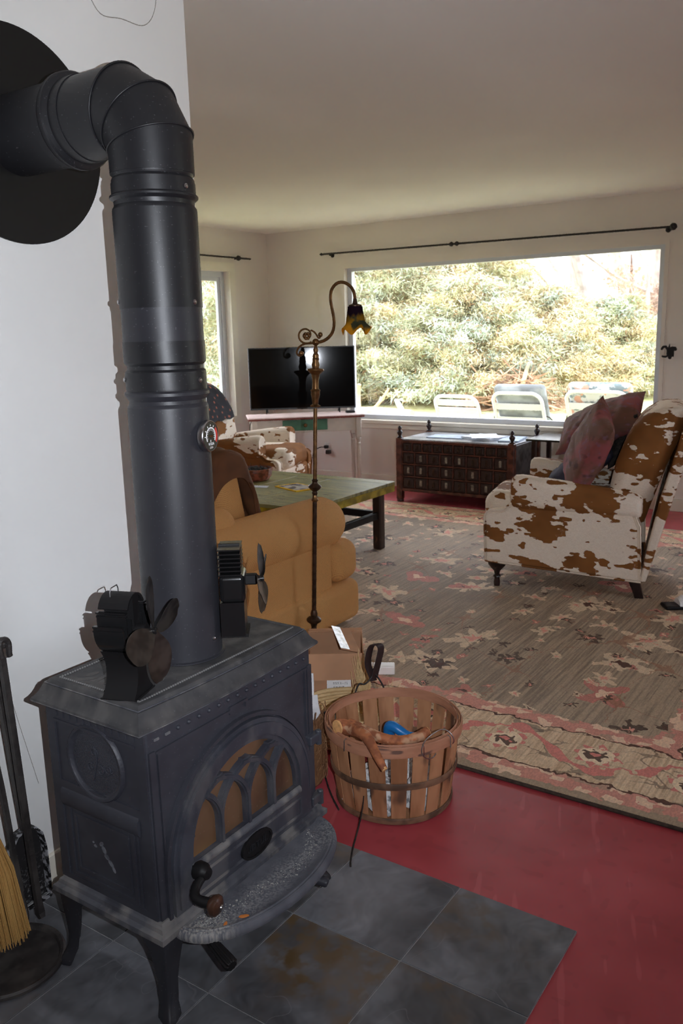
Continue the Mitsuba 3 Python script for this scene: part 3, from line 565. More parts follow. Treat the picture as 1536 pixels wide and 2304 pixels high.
# the stain on the stove top is dried spill: thin flat film pieces
sp = unary_union([aff.rotate(aff.scale(Point(0, 0).buffer(.01), a, b), r).buffer(0) if False else aff.translate(aff.rotate(aff.scale(Point(0, 0).buffer(.01, 10), a, b), r), x, y) for x, y, a, b, r in
                  ((-1.44, 1.075, 2.2, 1.0, 10), (-1.415, 1.09, 2.4, .8, 50), (-1.385, 1.085, 3.0, .7, 20), (-1.36, 1.075, 2.2, 1.3, -10), (-1.34, 1.068, 2.0, .9, 30), (-1.40, 1.068, 3.4, .5, 5), (-1.425, 1.115, 1.6, .9, 80), (-1.39, 1.112, 2.6, .6, 100))])
part(SV, 'stain', prism(sp, .0006, frame((1, 0, 0), (0, 1, 0), (0, 0, 1), (0, 0, .6994))), 'm_stain', False, label='dark dried spill')
for (x, y, rz, s) in ((-1.084, 1.180, .8, .012), (-1.101, 1.140, 2.0, .009)):
    single('dry_leaf', 'larger orange dry leaf bit on the ash lip of the stove' if s > .01 else 'smaller rust-coloured leaf bit on the ash lip, nearer the door knob', 'leaf',
           place(cat(displaced(sphere((0, 0, 0), s, 2, (1, .45, .12)), .001, 90)), (x, y, .2008), rz), 'm_leaf' if 'm_leaf' in scene else mat('m_leaf', lin(196, 118, 56), .8), 30, group=None)

# ---------------------------------------------------------------- stove pipe
PP = thing('stove_pipe', 'black stove pipe rising from the stove and elbowing into the white wall', 'stove pipe')
PC, PR = np.array([-1.345, 1.315]), .0865
def pl_(prof): return lathe([(0, prof[0][1])] + prof + [(0, prof[-1][1])], 64, (PC[0], PC[1], 0))
def seg(z0, z1, r): return [(r, z0), (r, z1)]
gro = lambda z, r: [(r, z - .012), (r - .005, z - .006), (r - .0065, z), (r - .005, z + .004), (r + .002, z + .009), (r + .0025, z + .013), (r, z + .017)]
part(PP, 'lower_pipe', pl_([(.092, .7005), (.092, .703), (PR, .705)] + [(PR, 1.260)] + [(PR - .001, 1.264), (PR - .005, 1.270), (PR - .005, 1.277), (PR, 1.283), (PR + .003, 1.288), (PR + .003, 1.294), (PR - .003, 1.299), (PR - .003, 1.31)]), 'm_pipe', 30)
part(PP, 'crimped_collar', pl_([(PR - .001, 1.298), (PR - .0005, 1.302), (PR - .0005, 1.333), (PR - .001, 1.337), (PR - .006, 1.342), (PR - .006, 1.350), (PR, 1.356), (PR, 1.40)]), 'm_pipe_dark', 30)
part(PP, 'middle_pipe', pl_([(PR - .0015, 1.39), (PR - .0015, 1.475)]), 'm_pipe', 30)
part(PP, 'upper_pipe', pl_([(PR, 1.468), (PR, 1.662), (PR - .001, 1.666), (PR - .005, 1.672), (PR - .004, 1.680), (PR + .0035, 1.686), (PR + .0035, 1.690), (PR - .001, 1.694), (PR - .001, 1.715)]), 'm_pipe_dark', 30)
part(PP, 'joint_collar', pl_([(PR - .0025, 1.69), (PR - .0025, 1.722), (PR - .006, 1.727), (PR - .003, 1.733), (PR - .003, 1.74)]), 'm_pipe_dark', 30)
# gored elbow turning to -x
ZH, RB = 1.868, .100
cE = np.array([PC[0] - RB, ZH - RB])
def bend_pt(a): return np.array([cE[0] + RB * math.cos(a), cE[1] + RB * math.sin(a)])
dev = math.radians(30)
mit = [math.radians(d) for d in (15, 45, 75)]
vert = [(PC[0], 1.733)] + [tuple(cE + RB / math.cos(math.radians(15)) * np.array([math.cos(a), math.sin(a)])) for a in mit] + [(-1.540, ZH)]
nrm = [math.radians(90)] + [a + math.pi / 2 for a in mit] + [math.pi]      # ring plane normals in xz
def ring(P, nang, dirang, r, n=64):
    "ellipse where the pipe of radius r along dirang is cut by the plane with normal nang"
    a = np.linspace(0, 2 * math.pi, n, endpoint=False)
    d = np.array([math.cos(dirang), math.sin(dirang)]); u = np.array([-d[1], d[0]]); nn = np.array([math.cos(nang), math.sin(nang)])
    out = []
    for t in a:
        off = u * math.cos(t) * r; s = -(off @ nn) / (d @ nn); q = np.array(P) + off + d * s
        out.append((q[0], PC[1] + math.sin(t) * r, q[1]))
    return out
dirs = [math.radians(90), math.radians(120), math.radians(150), math.radians(180)]
for k in range(4):
    r = PR - .001
    g = loft([ring(vert[k], nrm[k], dirs[k], r), ring(vert[k + 1], nrm[k + 1], dirs[k], r)])
    g.fix_normals(); part(PP, 'elbow_gore', g, 'm_pipe_dark', 40)
    if k < 3:
        rr = np.array(ring(vert[k + 1], nrm[k + 1], dirs[k], r + .0015)); part(PP, 'gore_seam', tube(np.vstack([rr, rr[:1]]), .0022, 8), 'm_pipe_dark', 60)
hx = lambda pr, n=64: orient(trimesh.creation.revolve(np.array(pr, float), sections=n), (0, PC[1], ZH), (-1, 0, 0))
part(PP, 'horizontal_pipe', hx([(0, 1.52), (PR + .001, 1.52), (PR + .001, 1.772), (0, 1.772)]), 'm_pipe_dark', 40)
part(PP, 'slip_collar', hx([(PR, 1.548), (PR + .010, 1.552), (PR + .013, 1.556), (PR + .013, 1.566), (PR + .010, 1.572), (PR + .004, 1.576), (PR + .004, 1.60), (PR, 1.602)]), 'm_pipe_dark', 30)
part(PP, 'wall_plate', hx([(0, 1.767), (.236, 1.767), (.2375, 1.768), (.2375, 1.774), (0, 1.774)], 96), 'm_black', 30, label='large black disc against the wall')
def screw(ang, z, r=PR, x=None):
    d = np.array([math.cos(ang), math.sin(ang), 0])
    part(PP, 'screw', orient(trimesh.creation.revolve(np.array([(0, -.001), (.0055, 0), (.005, .002), (.003, .0035), (0, .004)]), sections=12), (PC[0] + d[0] * r, PC[1] + d[1] * r, z), d), 'm_steel')
for a, z in ((.05, 1.704), (.12, 1.478), (-2.25, 1.482), (.15, 1.318), (-2.2, 1.322), (.1, .745)):
    screw(a, z)
# thermometer on the pipe, facing right of the camera
th_a = math.radians(12); td = np.array([math.cos(th_a), math.sin(th_a), 0]); tu = np.array([-td[1], td[0], 0])
tc = np.array([PC[0], PC[1], 1.199]) + td * (PR - .001)
TH = thing('pipe_thermometer', 'round black and chrome dial thermometer stuck to the stove pipe', 'thermometer')
part(TH, 'case', orient(trimesh.creation.revolve(np.array([(0, 0), (.030, 0), (.034, .004), (.0345, .012), (.033, .016), (.0315, .017), (.030, .0155), (0, .0155)]), sections=40), tc, td), 'm_steel', 40, label='chrome case')
Mth = lambda o: frame(tu, (0, 0, 1), td, tc + td * o)
part(TH, 'dial', prism(Point(0, 0).buffer(.0305, 32), .001, Mth(.0155)), 'm_dial', False, label='dark dial')
def arcband(r0, r1, a0, a1, n=30):
    a = np.radians(np.linspace(a0, a1, n)); return Polygon(list(zip(r1 * np.cos(a), r1 * np.sin(a))) + list(zip(r0 * np.cos(a[::-1]), r0 * np.sin(a[::-1]))))
part(TH, 'scale_band', prism(arcband(.016, .0195, -35, 215), .0004, Mth(.0165)), 'm_white', False, label='white scale band')
part(TH, 'red_band', prism(arcband(.0205, .0275, -35, 40), .0004, Mth(.0165)), 'm_redpaint', False, label='red too-hot band')
part(TH, 'tick', prism(unary_union([aff.rotate(sbox(.012, -.0006, .0145, .0006), a, origin=(0, 0)) for a in range(-20, 201, 20)] + [aff.rotate(sbox(.0215, -.0012, .025, .0012), a, origin=(0, 0)) for a in (60, 90, 120, 150, 180)]), .0004, Mth(.0165)), 'm_white', False, kind='stuff')
part(TH, 'needle', prism(Polygon([(-.0145, .0012), (.002, .0032), (.004, 0), (.002, -.0032)]), .0015, Mth(.018)), 'm_brass', False, label='brass needle')
tv = text_mesh('VODA', .006, .0004); tv.apply_translation((-tv.bounds[1][0] / 2, -.0195, 0))
part(TH, 'lettering', cat(tv.apply_transform(Mth(.0165)), prism(unary_union([sbox(-.006, -.0235, .006, -.0225), sbox(-.007, -.026, .007, -.025), Polygon([(-.004, -.012), (-.001, -.007), (0, -.012)])]), .0004, Mth(.0165))), 'm_white', False)

# ---------------------------------------------------------------- stove fans
def fan(key, o, u, v, w, pipe=False):
    "o: foot centre; u: blade axis, v: lateral, w: up"
    M = frame(u, v, w, o)
    def P(m): m = m.copy(); m.apply_transform(M); return m
    Mp = frame((0, 1, 0), (0, 0, 1), (1, 0, 0), (-.032, 0, 0))         # profile (v, z) extruded along u
    ex = lambda poly, h=.064: P(prism(poly, h, Mp))
    if not pipe:
        part(key, 'foot', P(cbox(-.040, .040, -.041, .041, 0, .0035, .001)), 'm_black', False)
        z = np.linspace(.003, .100, 14); hw = .018 + .023 * np.abs((z - .055) / .052) ** 2.2
        part(key, 'pedestal', P(cat(prism(Polygon(list(zip(hw, z)) + list(zip(-hw[::-1], z[::-1]))), .070, frame((0, 1, 0), (0, 0, 1), (1, 0, 0), (-.035, 0, 0))))), 'm_black', 30)
        z0 = .150
        arcs = []
        for s in (-1, 1):
            a = np.radians(np.linspace(180, 275, 16)); arcs.append(LineString([(s * .056 * np.cos(t) * 1.0, z0 + .056 * np.sin(t)) for t in a]).buffer(.0022))
            arcs.append(sbox(min(s * .051, s * .061), z0, max(s * .051, s * .061), z0 + .003)); arcs.append(sbox(min(s * .051, s * .061), z0 + .008, max(s * .051, s * .061), z0 + .011)); arcs.append(sbox(min(s * .054, s * .058), z0, max(s * .054, s * .058), z0 + .011))
        part(key, 'outer_fin', ex(unary_union(arcs)), 'm_blackgloss', 30)
        arcs = []
        for s in (-1, 1):
            arcs.append(LineString([(s * .040, .118), (s * .040, .178)]).buffer(.002)); arcs.append(sbox(min(s * .035, s * .045), .175, max(s * .035, s * .045), .1775)); arcs.append(sbox(min(s * .035, s * .045), .182, max(s * .035, s * .045), .185))
            arcs.append(LineString([(s * .022, .108), (s * .022, .165)]).buffer(.002))
        part(key, 'inner_fin', ex(unary_union(arcs)), 'm_blackgloss', 30)
        a = np.radians(np.linspace(20, 160, 16))
        part(key, 'top_cap', ex(unary_union([LineString([(.034 * np.cos(t), .178 + .034 * np.sin(t)) for t in a]).buffer(.0025), sbox(-.012, .10, .012, .21)])), 'm_black', 30)
        part(key, 'wire_handle', P(tube([(-.012, -.018, .200), (-.012, -.018, .218), (-.012, -.014, .226), (-.012, .010, .226), (-.012, .014, .218), (-.012, .014, .200)], .0012, 8)), 'm_steel')
        hz, hu, R = .138, .066, .112
        part(key, 'motor', P(orient(trimesh.creation.revolve(np.array([(0, 0), (.013, 0), (.013, .024), (.005, .026), (.0025, .034), (0, .034)]), sections=20), (.028, 0, hz), (1, 0, 0))), 'm_black', 40)
    else:
        Mq = frame((0, 1, 0), (0, 0, 1), (1, 0, 0), (0, 0, 0))
        ex2 = lambda poly, h: P(prism(poly, h, Mq))
        part(key, 'heat_block', ex2(sbox(-.040, 0, .040, .079), .054), 'm_blackgloss', False)
        part(key, 'foot_lip', ex2(sbox(-.036, -.004, .036, .004), .060), 'm_black', False)
        part(key, 'heat_sink', P(rbox(.0, .058, -.043, .043, .078, .143, .012, 3)), 'm_blackgloss', 30)
        for i in range(7):
            part(key, 'fin', ex2(sbox(-.043, .142 + i * .0095, .043, .145 + i * .0095), .050), 'm_blackgloss', False)
        part(key, 'fin_web', ex2(sbox(-.004, .14, .004, .206), .047), 'm_black', False)
        hz, hu, R = .122, .090, .082
        part(key, 'motor', P(cbox(.048, .084, -.009, .009, hz - .012, hz + .012, .003)), 'm_black', False)
    part(key, 'hub', P(orient(trimesh.creation.revolve(np.array([(0, 0), (.007, 0), (.007, .010), (.004, .013), (0, .013)]), sections=16), (hu - .004, 0, hz), (1, 0, 0))), 'm_blackgloss', 40)
    for b in range(4):
        ba = math.radians(2 + 90 * b)
        rr = np.linspace(.004, R, 14); tt = (rr - rr[0]) / (R - rr[0])
        wid = .011 + .058 * np.sin(np.clip(tt * 1.02, 0, 1) ** .85 * math.pi * .80) ** 1.2; wid[-1] *= .45; wid[-2] *= .85
        V = []
        for r_, w_, t_ in zip(rr, wid, tt):
            tw = math.radians(20) * (1 - .35 * t_)
            for s in np.linspace(-.36, .64, 7):
                c_ = s * w_; x = hu + c_ * math.sin(tw) * .9 + .006 * (s ** 2); tg = c_ * math.cos(tw)
                V.append((x, r_ * math.cos(ba) - tg * math.sin(ba), hz + r_ * math.sin(ba) + tg * math.cos(ba)))
        V = np.array(V).reshape(14, 7, 3)
        V2 = V + np.array([.0012, 0, 0]); G = np.stack([V, V2]); F = []
        idx = lambda l, i, j: l * 98 + i * 7 + j
        for i in range(13):
            for j in range(6):
                F += [(idx(1, i, j), idx(1, i + 1, j), idx(1, i + 1, j + 1)), (idx(1, i, j), idx(1, i + 1, j + 1), idx(1, i, j + 1)), (idx(0, i, j), idx(0, i + 1, j + 1), idx(0, i + 1, j)), (idx(0, i, j), idx(0, i, j + 1), idx(0, i + 1, j + 1))]
        ed = [(i, 0) for i in range(14)] + [(13, j) for j in range(1, 7)] + [(i, 6) for i in range(12, -1, -1)] + [(0, j) for j in range(5, 0, -1)]
        for (a, b_) in zip(ed, ed[1:] + ed[:1]):
            F += [(idx(0, *a), idx(1, *a), idx(1, *b_)), (idx(0, *a), idx(1, *b_), idx(0, *b_))]
        m = trimesh.Trimesh(G.reshape(-1, 3), np.array(F), process=False); m.fix_normals()
        part(key, 'blade', P(m), 'm_blade', 40)
F1 = thing('stove_fan', 'black four-bladed heat-powered fan standing on the stove top', 'stove fan')
fan(F1, (-1.281, 1.087, .6998), np.array([.94, .34, 0]) / np.hypot(.94, .34), np.array([-.34, .94, 0]) / np.hypot(.94, .34), (0, 0, 1))
F2 = thing('stove_fan', 'black finned fan hung on the right side of the stove pipe, blades seen edge-on', 'stove fan')
e_ = np.array([.80, .60, 0]); e_ /= np.linalg.norm(e_)
fan(F2, np.array([PC[0], PC[1], .745]) + e_ * (PR + .004), e_, np.array([-e_[1], e_[0], 0]), (0, 0, 1), True)

# ---------------------------------------------------------------- fire tools
TS = thing('tool_stand', 'round black iron fire-tool stand base on the slate beside the stove', 'fire tool stand')
part(TS, 'base_ring', lathe([(0, .0062), (.118, .0062), (.124, .010), (.124, .017), (.119, .021), (.112, .019), (.108, .010), (0, .010)], 64, (-1.612, .958, 0)), 'm_wrought', 30)
part(TS, 'post', tube([(-1.66, .93, .010), (-1.66, .93, .78)], .008, 10), 'm_wrought')
part(TS, 'crossbar', cat(tube([(-1.66, .93, .735), (-1.66, 1.075, .735)], .006, 8), tube([(-1.66, .93, .72), (-1.62, 1.0, .72)], .006, 8), sphere((-1.66, .93, .785), .014, 2)), 'm_wrought')
sq = np.array([(1, 1), (-1, 1), (-1, -1), (1, -1)]) * .95
PK = thing('fire_poker', 'black square-bar poker with a hooked top hanging in front of the ash shovel', 'poker')
part(PK, 'shaft', tube([(-1.648, 1.048, .715), (-1.652, 1.060, .45), (-1.657, 1.071, .20), (-1.660, 1.078, .075), (-1.660, 1.080, .042), (-1.652, 1.079, .030)], [.0072] * 4 + [.0088, .006], 4, sq), 'm_wrought', 20)
part(PK, 'hook', tube(smoothpath([(-1.648, 1.047, .70), (-1.648, 1.046, .735), (-1.648, 1.052, .755), (-1.648, 1.064, .752), (-1.648, 1.069, .735), (-1.648, 1.069, .712)], 20), .0068, 8), 'm_wrought')
SH = thing('ash_shovel', 'black ash shovel with a pale-rimmed rounded pan against the white wall', 'shovel')
hwz = [(.000, .040), (.050, .040), (.052, .10), (.050, .18), (.043, .222), (.026, .246), (0, .250)]
pan = Polygon([(1.088 + a, z) for a, z in hwz[1:]] + [(1.088 - a, z) for a, z in hwz[::-1][1:-1]] + [(1.088 - .050, .040)])
Mx = lambda x: frame((0, 1, 0), (0, 0, 1), (1, 0, 0), (x, 0, 0))
part(SH, 'pan', prism(pan, .0018, Mx(-1.712)), 'm_shovel', False, label='black pan')
part(SH, 'pan_rim', prism(pan.difference(pan.buffer(-.0034)).difference(sbox(1.0, 0, 1.2, .041)), .024, Mx(-1.712)), 'm_shovelrim', False, label='whitish mottled rim')  # rim mottled lighter than the pan
lipm = prism(Polygon([(1.03, 0), (1.145, 0), (1.15, .018), (1.03, .018)]), .002, frame((0, 1, 0), (.92, 0, .39), (.39, 0, -.92), (-1.712, 0, .043)))
part(SH, 'lip', lipm, 'm_ashwhite', False)
part(SH, 'handle', tube([(-1.70, 1.088, .246), (-1.697, 1.075, .42), (-1.690, 1.055, .715)], .0068, 4, sq), 'm_wrought', 20)
part(SH, 'hook', tube(smoothpath([(-1.69, 1.055, .70), (-1.69, 1.053, .735), (-1.69, 1.040, .752), (-1.69, 1.028, .735)], 16), .006, 8), 'm_wrought')
TG = thing('fire_tongs', 'thin black tongs rod hanging left of the ash shovel', 'tongs')
part(TG, 'rod', tube([(-1.668, 1.040, .12), (-1.667, 1.022, .40), (-1.665, .990, .715)], .006, 4, sq), 'm_wrought', 20)
part(TG, 'jaw', tube(smoothpath([(-1.668, 1.040, .13), (-1.665, 1.043, .09), (-1.655, 1.040, .06), (-1.65, 1.035, .05)], 12), .006, 8), 'm_wrought')
BR = thing('hearth_broom', 'yellow straw hearth broom hanging over the round tool base', 'broom')
br = []
for i in range(520):
    a, q = rs.random() * 2 * math.pi, math.sqrt(rs.random())
    px, py = math.cos(a) * q, math.sin(a) * q
    top = np.array([-1.622 + px * .016, .925 + py * .018, .42]); bot = np.array([-1.606 + px * .034, .945 + py * .068, .058 + .012 * rs.random() + .018 * (1 - py) * .5])
    mid = (top + bot) / 2 + np.array([px * .010, py * .014, 0])
    br.append(tube([top, mid, bot], [.0013, .0014, .0008], 4))
part(BR, 'bristles', cat(br), 'm_straw', 60, label='straw bristles', kind='stuff')
part(BR, 'binding', lathe([(.0, 0), (.022, 0), (.021, .05), (.014, .08), (0, .08)], 20, (-1.622, .905, .405)), 'm_wrought', 30)
part(BR, 'handle', tube([(-1.622, .905, .47), (-1.63, .905, .74)], .007, 8), 'm_wrought')
# ---------------------------------------------------------------- floor lamp
LA = thing('floor_lamp', 'antique brass floor lamp with a gooseneck arm and an amber glass tulip shade', 'floor lamp')
l0, l1 = np.array([-2.135, 2.877, RZ]), np.array([-2.092, 2.906, 1.372])
la = (l1 - l0) / np.linalg.norm(l1 - l0)
def lz(z): return l0 + la * ((z - l0[2]) / la[2])
def lt(prof, z0, n=28): return orient(trimesh.creation.revolve(np.array(prof, float), sections=n), lz(z0), la)
part(LA, 'base', lt([(0, 0), (.125, 0), (.128, .006), (.120, .014), (.085, .022), (.050, .035), (.026, .055), (.016, .08), (.011, .12), (0, .12)], RZ), 'm_brassdark', 30)
part(LA, 'pole', tube([lz(.10), lz(.76)], .0095, 14), 'm_brassdark')
part(LA, 'upper_pole', tube([lz(.76), lz(1.10)], .0082, 14), 'm_brass')
kn = lambda z, s=1: lt([(0, -.034), (.010 * s, -.034), (.013 * s, -.026), (.010 * s, -.020), (.020 * s, -.012), (.030 * s, 0), (.026 * s, .006), (.014 * s, .014), (.011 * s, .022), (.015 * s, .028), (.010 * s, .034), (0, .034)], z)
part(LA, 'knop', lt([(0, -.03), (.012, -.03), (.016, -.016), (.031, -.006), (.033, .004), (.026, .012), (.014, .018), (.016, .028), (.011, .045), (0, .045)], .165), 'm_brassdark', 30)
part(LA, 'knop', kn(.765), 'm_brassdark', 30)
part(LA, 'knop', lt([(0, 0), (.011, 0), (.016, .008), (.011, .016), (.009, .03), (0, .03)], .70), 'm_brass', 30)
part(LA, 'vase_knop', lt([(0, 0), (.020, 0), (.022, .006), (.012, .012), (.014, .03), (.019, .052), (.018, .062), (.021, .070), (.014, .076), (.013, .11), (.018, .135), (.031, .148), (.036, .152), (.034, .158), (.014, .162), (.017, .175), (.013, .19), (.015, .20), (.009, .206), (0, .206)], 1.105), 'm_brass', 30)
e1 = np.array([.828, .56, 0]); e1 /= np.linalg.norm(e1)
def lp(r, z, y=0): return (l1[0] + e1[0] * r - e1[1] * y, l1[1] + e1[1] * r + e1[0] * y, z)
part(LA, 'joint', cat(sphere(lp(0, 1.372), .015, 2), lt([(0, 0), (.013, 0), (.013, .012), (.008, .02), (.011, .032), (.006, .05), (0, .065)], 1.308)), 'm_brass')
arm = smoothpath([lp(0.0, 1.372), lp(.035, 1.378), (lp(.068, 1.407)), lp(.078, 1.45), lp(.071, 1.505), lp(.066, 1.55), lp(.076, 1.588), lp(.104, 1.609), lp(.136, 1.602), lp(.157, 1.580), lp(.165, 1.555), lp(.166, 1.540)], 70)
part(LA, 'gooseneck_arm', tube(arm, .0066, 12), 'm_brass')
def sp2(c, r, a0, turns, s):
    a = np.linspace(0, turns * 2 * math.pi, 36); rr = r * (1 - .78 * a / a[-1]); return tube([lp(c[0] + q * math.cos(a0 + s * t), c[1] + q * math.sin(a0 + s * t)) for q, t in zip(rr, a)], np.linspace(.0042, .0028, 36), 8)
part(LA, 'scroll', sp2((-.040, 1.402), .036, -.9, 1.5, -1), 'm_brass')
part(LA, 'scroll', tube(smoothpath([lp(-.02, 1.422), lp(-.005, 1.413), lp(.006, 1.398), lp(.014, 1.388), lp(.02, 1.395), lp(.02, 1.405)], 30), .0035, 8), 'm_brass')
part(LA, 'scroll', tube(smoothpath([lp(0, 1.368), lp(-.03, 1.368), lp(-.058, 1.362), (lp(-.076, 1.345)), lp(-.078, 1.325), lp(-.066, 1.318), lp(-.060, 1.33)], 36), .0040, 8), 'm_brass')
part(LA, 'rosette', cat([sphere(lp(-.036 + .010 * math.cos(a), 1.398 + .010 * math.sin(a)), .0075, 1) for a in np.arange(0, 6.28, 1.05)] + [sphere(lp(-.062, 1.328), .011, 2), sphere(lp(.02, 1.402), .010, 2)]), 'm_brass')
part(LA, 'socket', orient(trimesh.creation.revolve(np.array([(0, 0), (.007, 0), (.009, .012), (.011, .02), (.028, .026), (.028, .034), (.020, .036), (0, .036)]), sections=24), lp(.166, 1.543), (0, 0, -1)), 'm_brassdark', 30)
a = np.linspace(0, 2 * math.pi, 60, endpoint=False); rings = []
for t in np.linspace(0, 1, 16):
    r = .030 + .018 * t ** 1.2 + .012 * max(0, t - .7) / .3; wv = max(0, (t - .45) / .55) ** 1.6
    rings.append([lp((r * (1 + .12 * wv * math.cos(5 * q))) * math.cos(q) + .166, 1.512 - .100 * t + .014 * wv * math.cos(5 * q), r * (1 + .12 * wv * math.cos(5 * q)) * math.sin(q)) for q in a])
inner = [[tuple(np.array(p) * 1.0 + (np.array(lp(.166, p[2])) - np.array(p)) * .05) for p in rg] for rg in rings[::-1]]
sh = loft(rings + inner, caps=False); sh.fix_normals()
part(LA, 'shade', sh, 'm_shade', 60, label='amber and purple mottled glass tulip shade')
part(LA, 'bulb', cat(sphere(lp(.166, 1.435), .016, 2, )), 'm_white')
part(LA, 'pull_chain', cat(tube([lp(.176, 1.44), lp(.176, 1.385)], .0008, 6), sphere(lp(.176, 1.383), .0032, 1)), 'm_brassdark')

# ---------------------------------------------------------------- sofa
SO = thing('sofa', 'tan-gold textured sofa with thick rolled arms, its side towards the stove', 'sofa')
SX0, SX1 = -4.10, -2.19
def sloft(rows, caps=True):
    m = loft(rows, caps); m.fix_normals(); return m
def roll(cx, cz, R, y0, y1, sz=1.0):
    rows = []
    for t in np.linspace(0, 1, 22):
        y = y0 + (y1 - y0) * t
        e = min(1.0, (1 - t) * (y1 - y0) / (R * .75)); s = math.sqrt(max(0, 1 - (1 - e) ** 2)) if e < 1 else 1.0
        s = max(s, .05)
        rows.append([(cx + R * s * math.cos(q), y, cz + R * sz * s * math.sin(q) + .010 * (1 - t)) for q in np.linspace(0, 2 * math.pi, 36, endpoint=False)])
    return sloft(rows)
for xs, nm in ((SX1 - .118, 1), (SX0 + .118, -1)):
    part(SO, 'arm', cat(roll(xs, .525, .122, 2.38, 3.30), rbox(xs - .086, xs + .086, 2.40, 3.175, .03, .53, .03)), 'm_sofa', 40)
part(SO, 'base', cat(rbox(SX0 + .02, SX1 - .02, 2.42, 3.10, .03, .24, .025), rbox(SX0 + .012, SX1 + .002, 3.00, 3.365, .028, .232, .05, 4)), 'm_sofa', 40)
for i, (xa_, xb_) in enumerate(((SX1 - .66, SX1 + .004), (SX1 - 1.25, SX1 - .665), (SX0 - .004, SX1 - 1.255))):
    part(SO, 'seat_cushion', rbox(xa_, xb_, 2.62, 3.365, .232, .435, .075, 4) if i == 1 else cat(rbox(xa_ + (.235 if i == 2 else 0), xb_ - (.235 if i == 0 else 0), 2.62, 3.34, .232, .435, .06, 4), rbox(xa_, xb_, 3.16, 3.362, .232, .435, .07, 4)), 'm_sofa', 40)
part(SO, 'back', rbox(SX0 + .05, SX1 - .08, 2.36, 2.60, .03, .72, .08, 4), 'm_sofa', 40)
cu = rbox(-.30, .30, -.09, .09, -.26, .26, .07, 4)
for i in range(3):
    M = frame((1, 0, 0), (0, math.cos(.22), math.sin(.22)), (0, -math.sin(.22), math.cos(.22)), (SX1 - .530 - .60 * i, 2.73, .655))
    m = cu.copy(); m.apply_transform(M); part(SO, 'back_cushion', m, 'm_sofa', 40)
part(SO, 'foot', cat([lathe([(0, .013), (.02, .013), (.026, .03), (0, .03)], 14, (x, y, 0)) for x in (SX0 + .1, SX1 - .1) for y in (2.46, 3.28)]), 'm_darkwood')
TW = thing('throw_blanket', 'brown velvet throw draped over the back cushion of the tan sofa', 'blanket')
pr = smoothpath([(2.50, .80), (2.56, .86), (2.62, .915), (2.70, .925), (2.765, .895), (2.80, .83), (2.835, .74), (2.86, .64), (2.88, .56), (2.93, .50), (3.00, .468)], 44)
xs_ = np.linspace(-2.90, -2.29, 56); V = []
for i, (y, z) in enumerate(pr):
    for j, x in enumerate(xs_):
        s_ = i / 43
        fold = .020 * math.sin(x * 60 + 3 * s_) * s_ + .030 * (float(nnoise(np.array([[x * 9, y * 9, z * 9]]), 4)[0]) - .5)
        w = x + (.10 * (s_ - .5) if s_ > .5 else 0) * ((x + 2.90) / .465) + .02 * math.sin(9 * s_)
        dp = max(0, w + 2.425); wx = min(w, -2.425) + .022 * math.tanh(dp / .02)
        V.append((wx, y + fold * .8 + .01, z + fold * .55 + .008 - dp * (1.0 - .35 * s_)))
V = np.array(V).reshape(44, 56, 3)
def sheet(V, th):
    n, m_ = V.shape[:2]; G = trimesh.Trimesh(V.reshape(-1, 3), [(i * m_ + j, i * m_ + j + 1, (i + 1) * m_ + j) for i in range(n - 1) for j in range(m_ - 1)] + [(i * m_ + j + 1, (i + 1) * m_ + j + 1, (i + 1) * m_ + j) for i in range(n - 1) for j in range(m_ - 1)], process=False)
    nn = G.vertex_normals; A = V.reshape(-1, 3); B = A - nn * th; k = n * m_
    ed = [i * m_ for i in range(n)] + [(n - 1) * m_ + j for j in range(1, m_)] + [i * m_ + m_ - 1 for i in range(n - 2, -1, -1)] + list(range(m_ - 2, 0, -1))
    F = list(map(tuple, G.faces)) + [(c + k, b + k, a + k) for a, b, c in G.faces]
    for p_, q_ in zip(ed, ed[1:] + ed[:1]): F += [(p_, q_, q_ + k), (p_, q_ + k, p_ + k)]
    t = trimesh.Trimesh(np.vstack([A, B]), F, process=False); t.fix_normals(); return t
scene[TW] = shape(sheet(V, .008), 'm_throw', 60)

# ---------------------------------------------------------------- coffee table and what stands on it
CT = thing('coffee_table', 'square weathered green plank coffee table with dark round-edged legs', 'coffee table')
tx0, tx1, ty0, ty1, tz = -3.82, -2.785, 3.715, 4.705, .45
for a_, b_ in ((tx0, -3.503), (-3.498, -3.225), (-3.220, tx1)):
    part(CT, 'plank', cbox(a_, b_, ty0, ty1 - .10, tz - .022, tz, .003), 'm_green', False)
part(CT, 'end_board', cbox(tx0, tx1, ty1 - .098, ty1, tz - .022, tz, .003), 'm_green', False)
part(CT, 'apron', prism(sbox(tx0 + .002, ty0 + .002, tx1 - .002, ty1 - .002).difference(sbox(tx0 + .03, ty0 + .03, tx1 - .03, ty1 - .03)), .045, frame((1, 0, 0), (0, 1, 0), (0, 0, 1), (0, 0, tz - .0665))), 'm_greenedge', False, label='yellow-green edge')
for x in (tx0 + .065, tx1 - .065):
    for y in (ty0 + .075, ty1 - .105):
        part(CT, 'leg', rbox(x - .031, x + .031, y - .031, y + .031, RZ, tz - .024, .010, 2), 'm_legwood', 40)
for s in ((tx0 + .065, tx1 - .065, ty0 + .075, ty0 + .075), (tx0 + .065, tx1 - .065, ty1 - .105, ty1 - .105), (tx0 + .065, tx0 + .065, ty0 + .075, ty1 - .105), (tx1 - .065, tx1 - .065, ty0 + .075, ty1 - .105)):
    part(CT, 'stretcher', cbox(s[0] - .016, s[1] + .016, s[2] - .016, s[3] + .016, .215, .262, .004), 'm_darkwood' if False else 'm_black', False)
BO = thing('bowl', 'brown ribbed bowl of dried pods on the green coffee table', 'bowl')
a = np.linspace(0, 2 * math.pi, 72, endpoint=False)
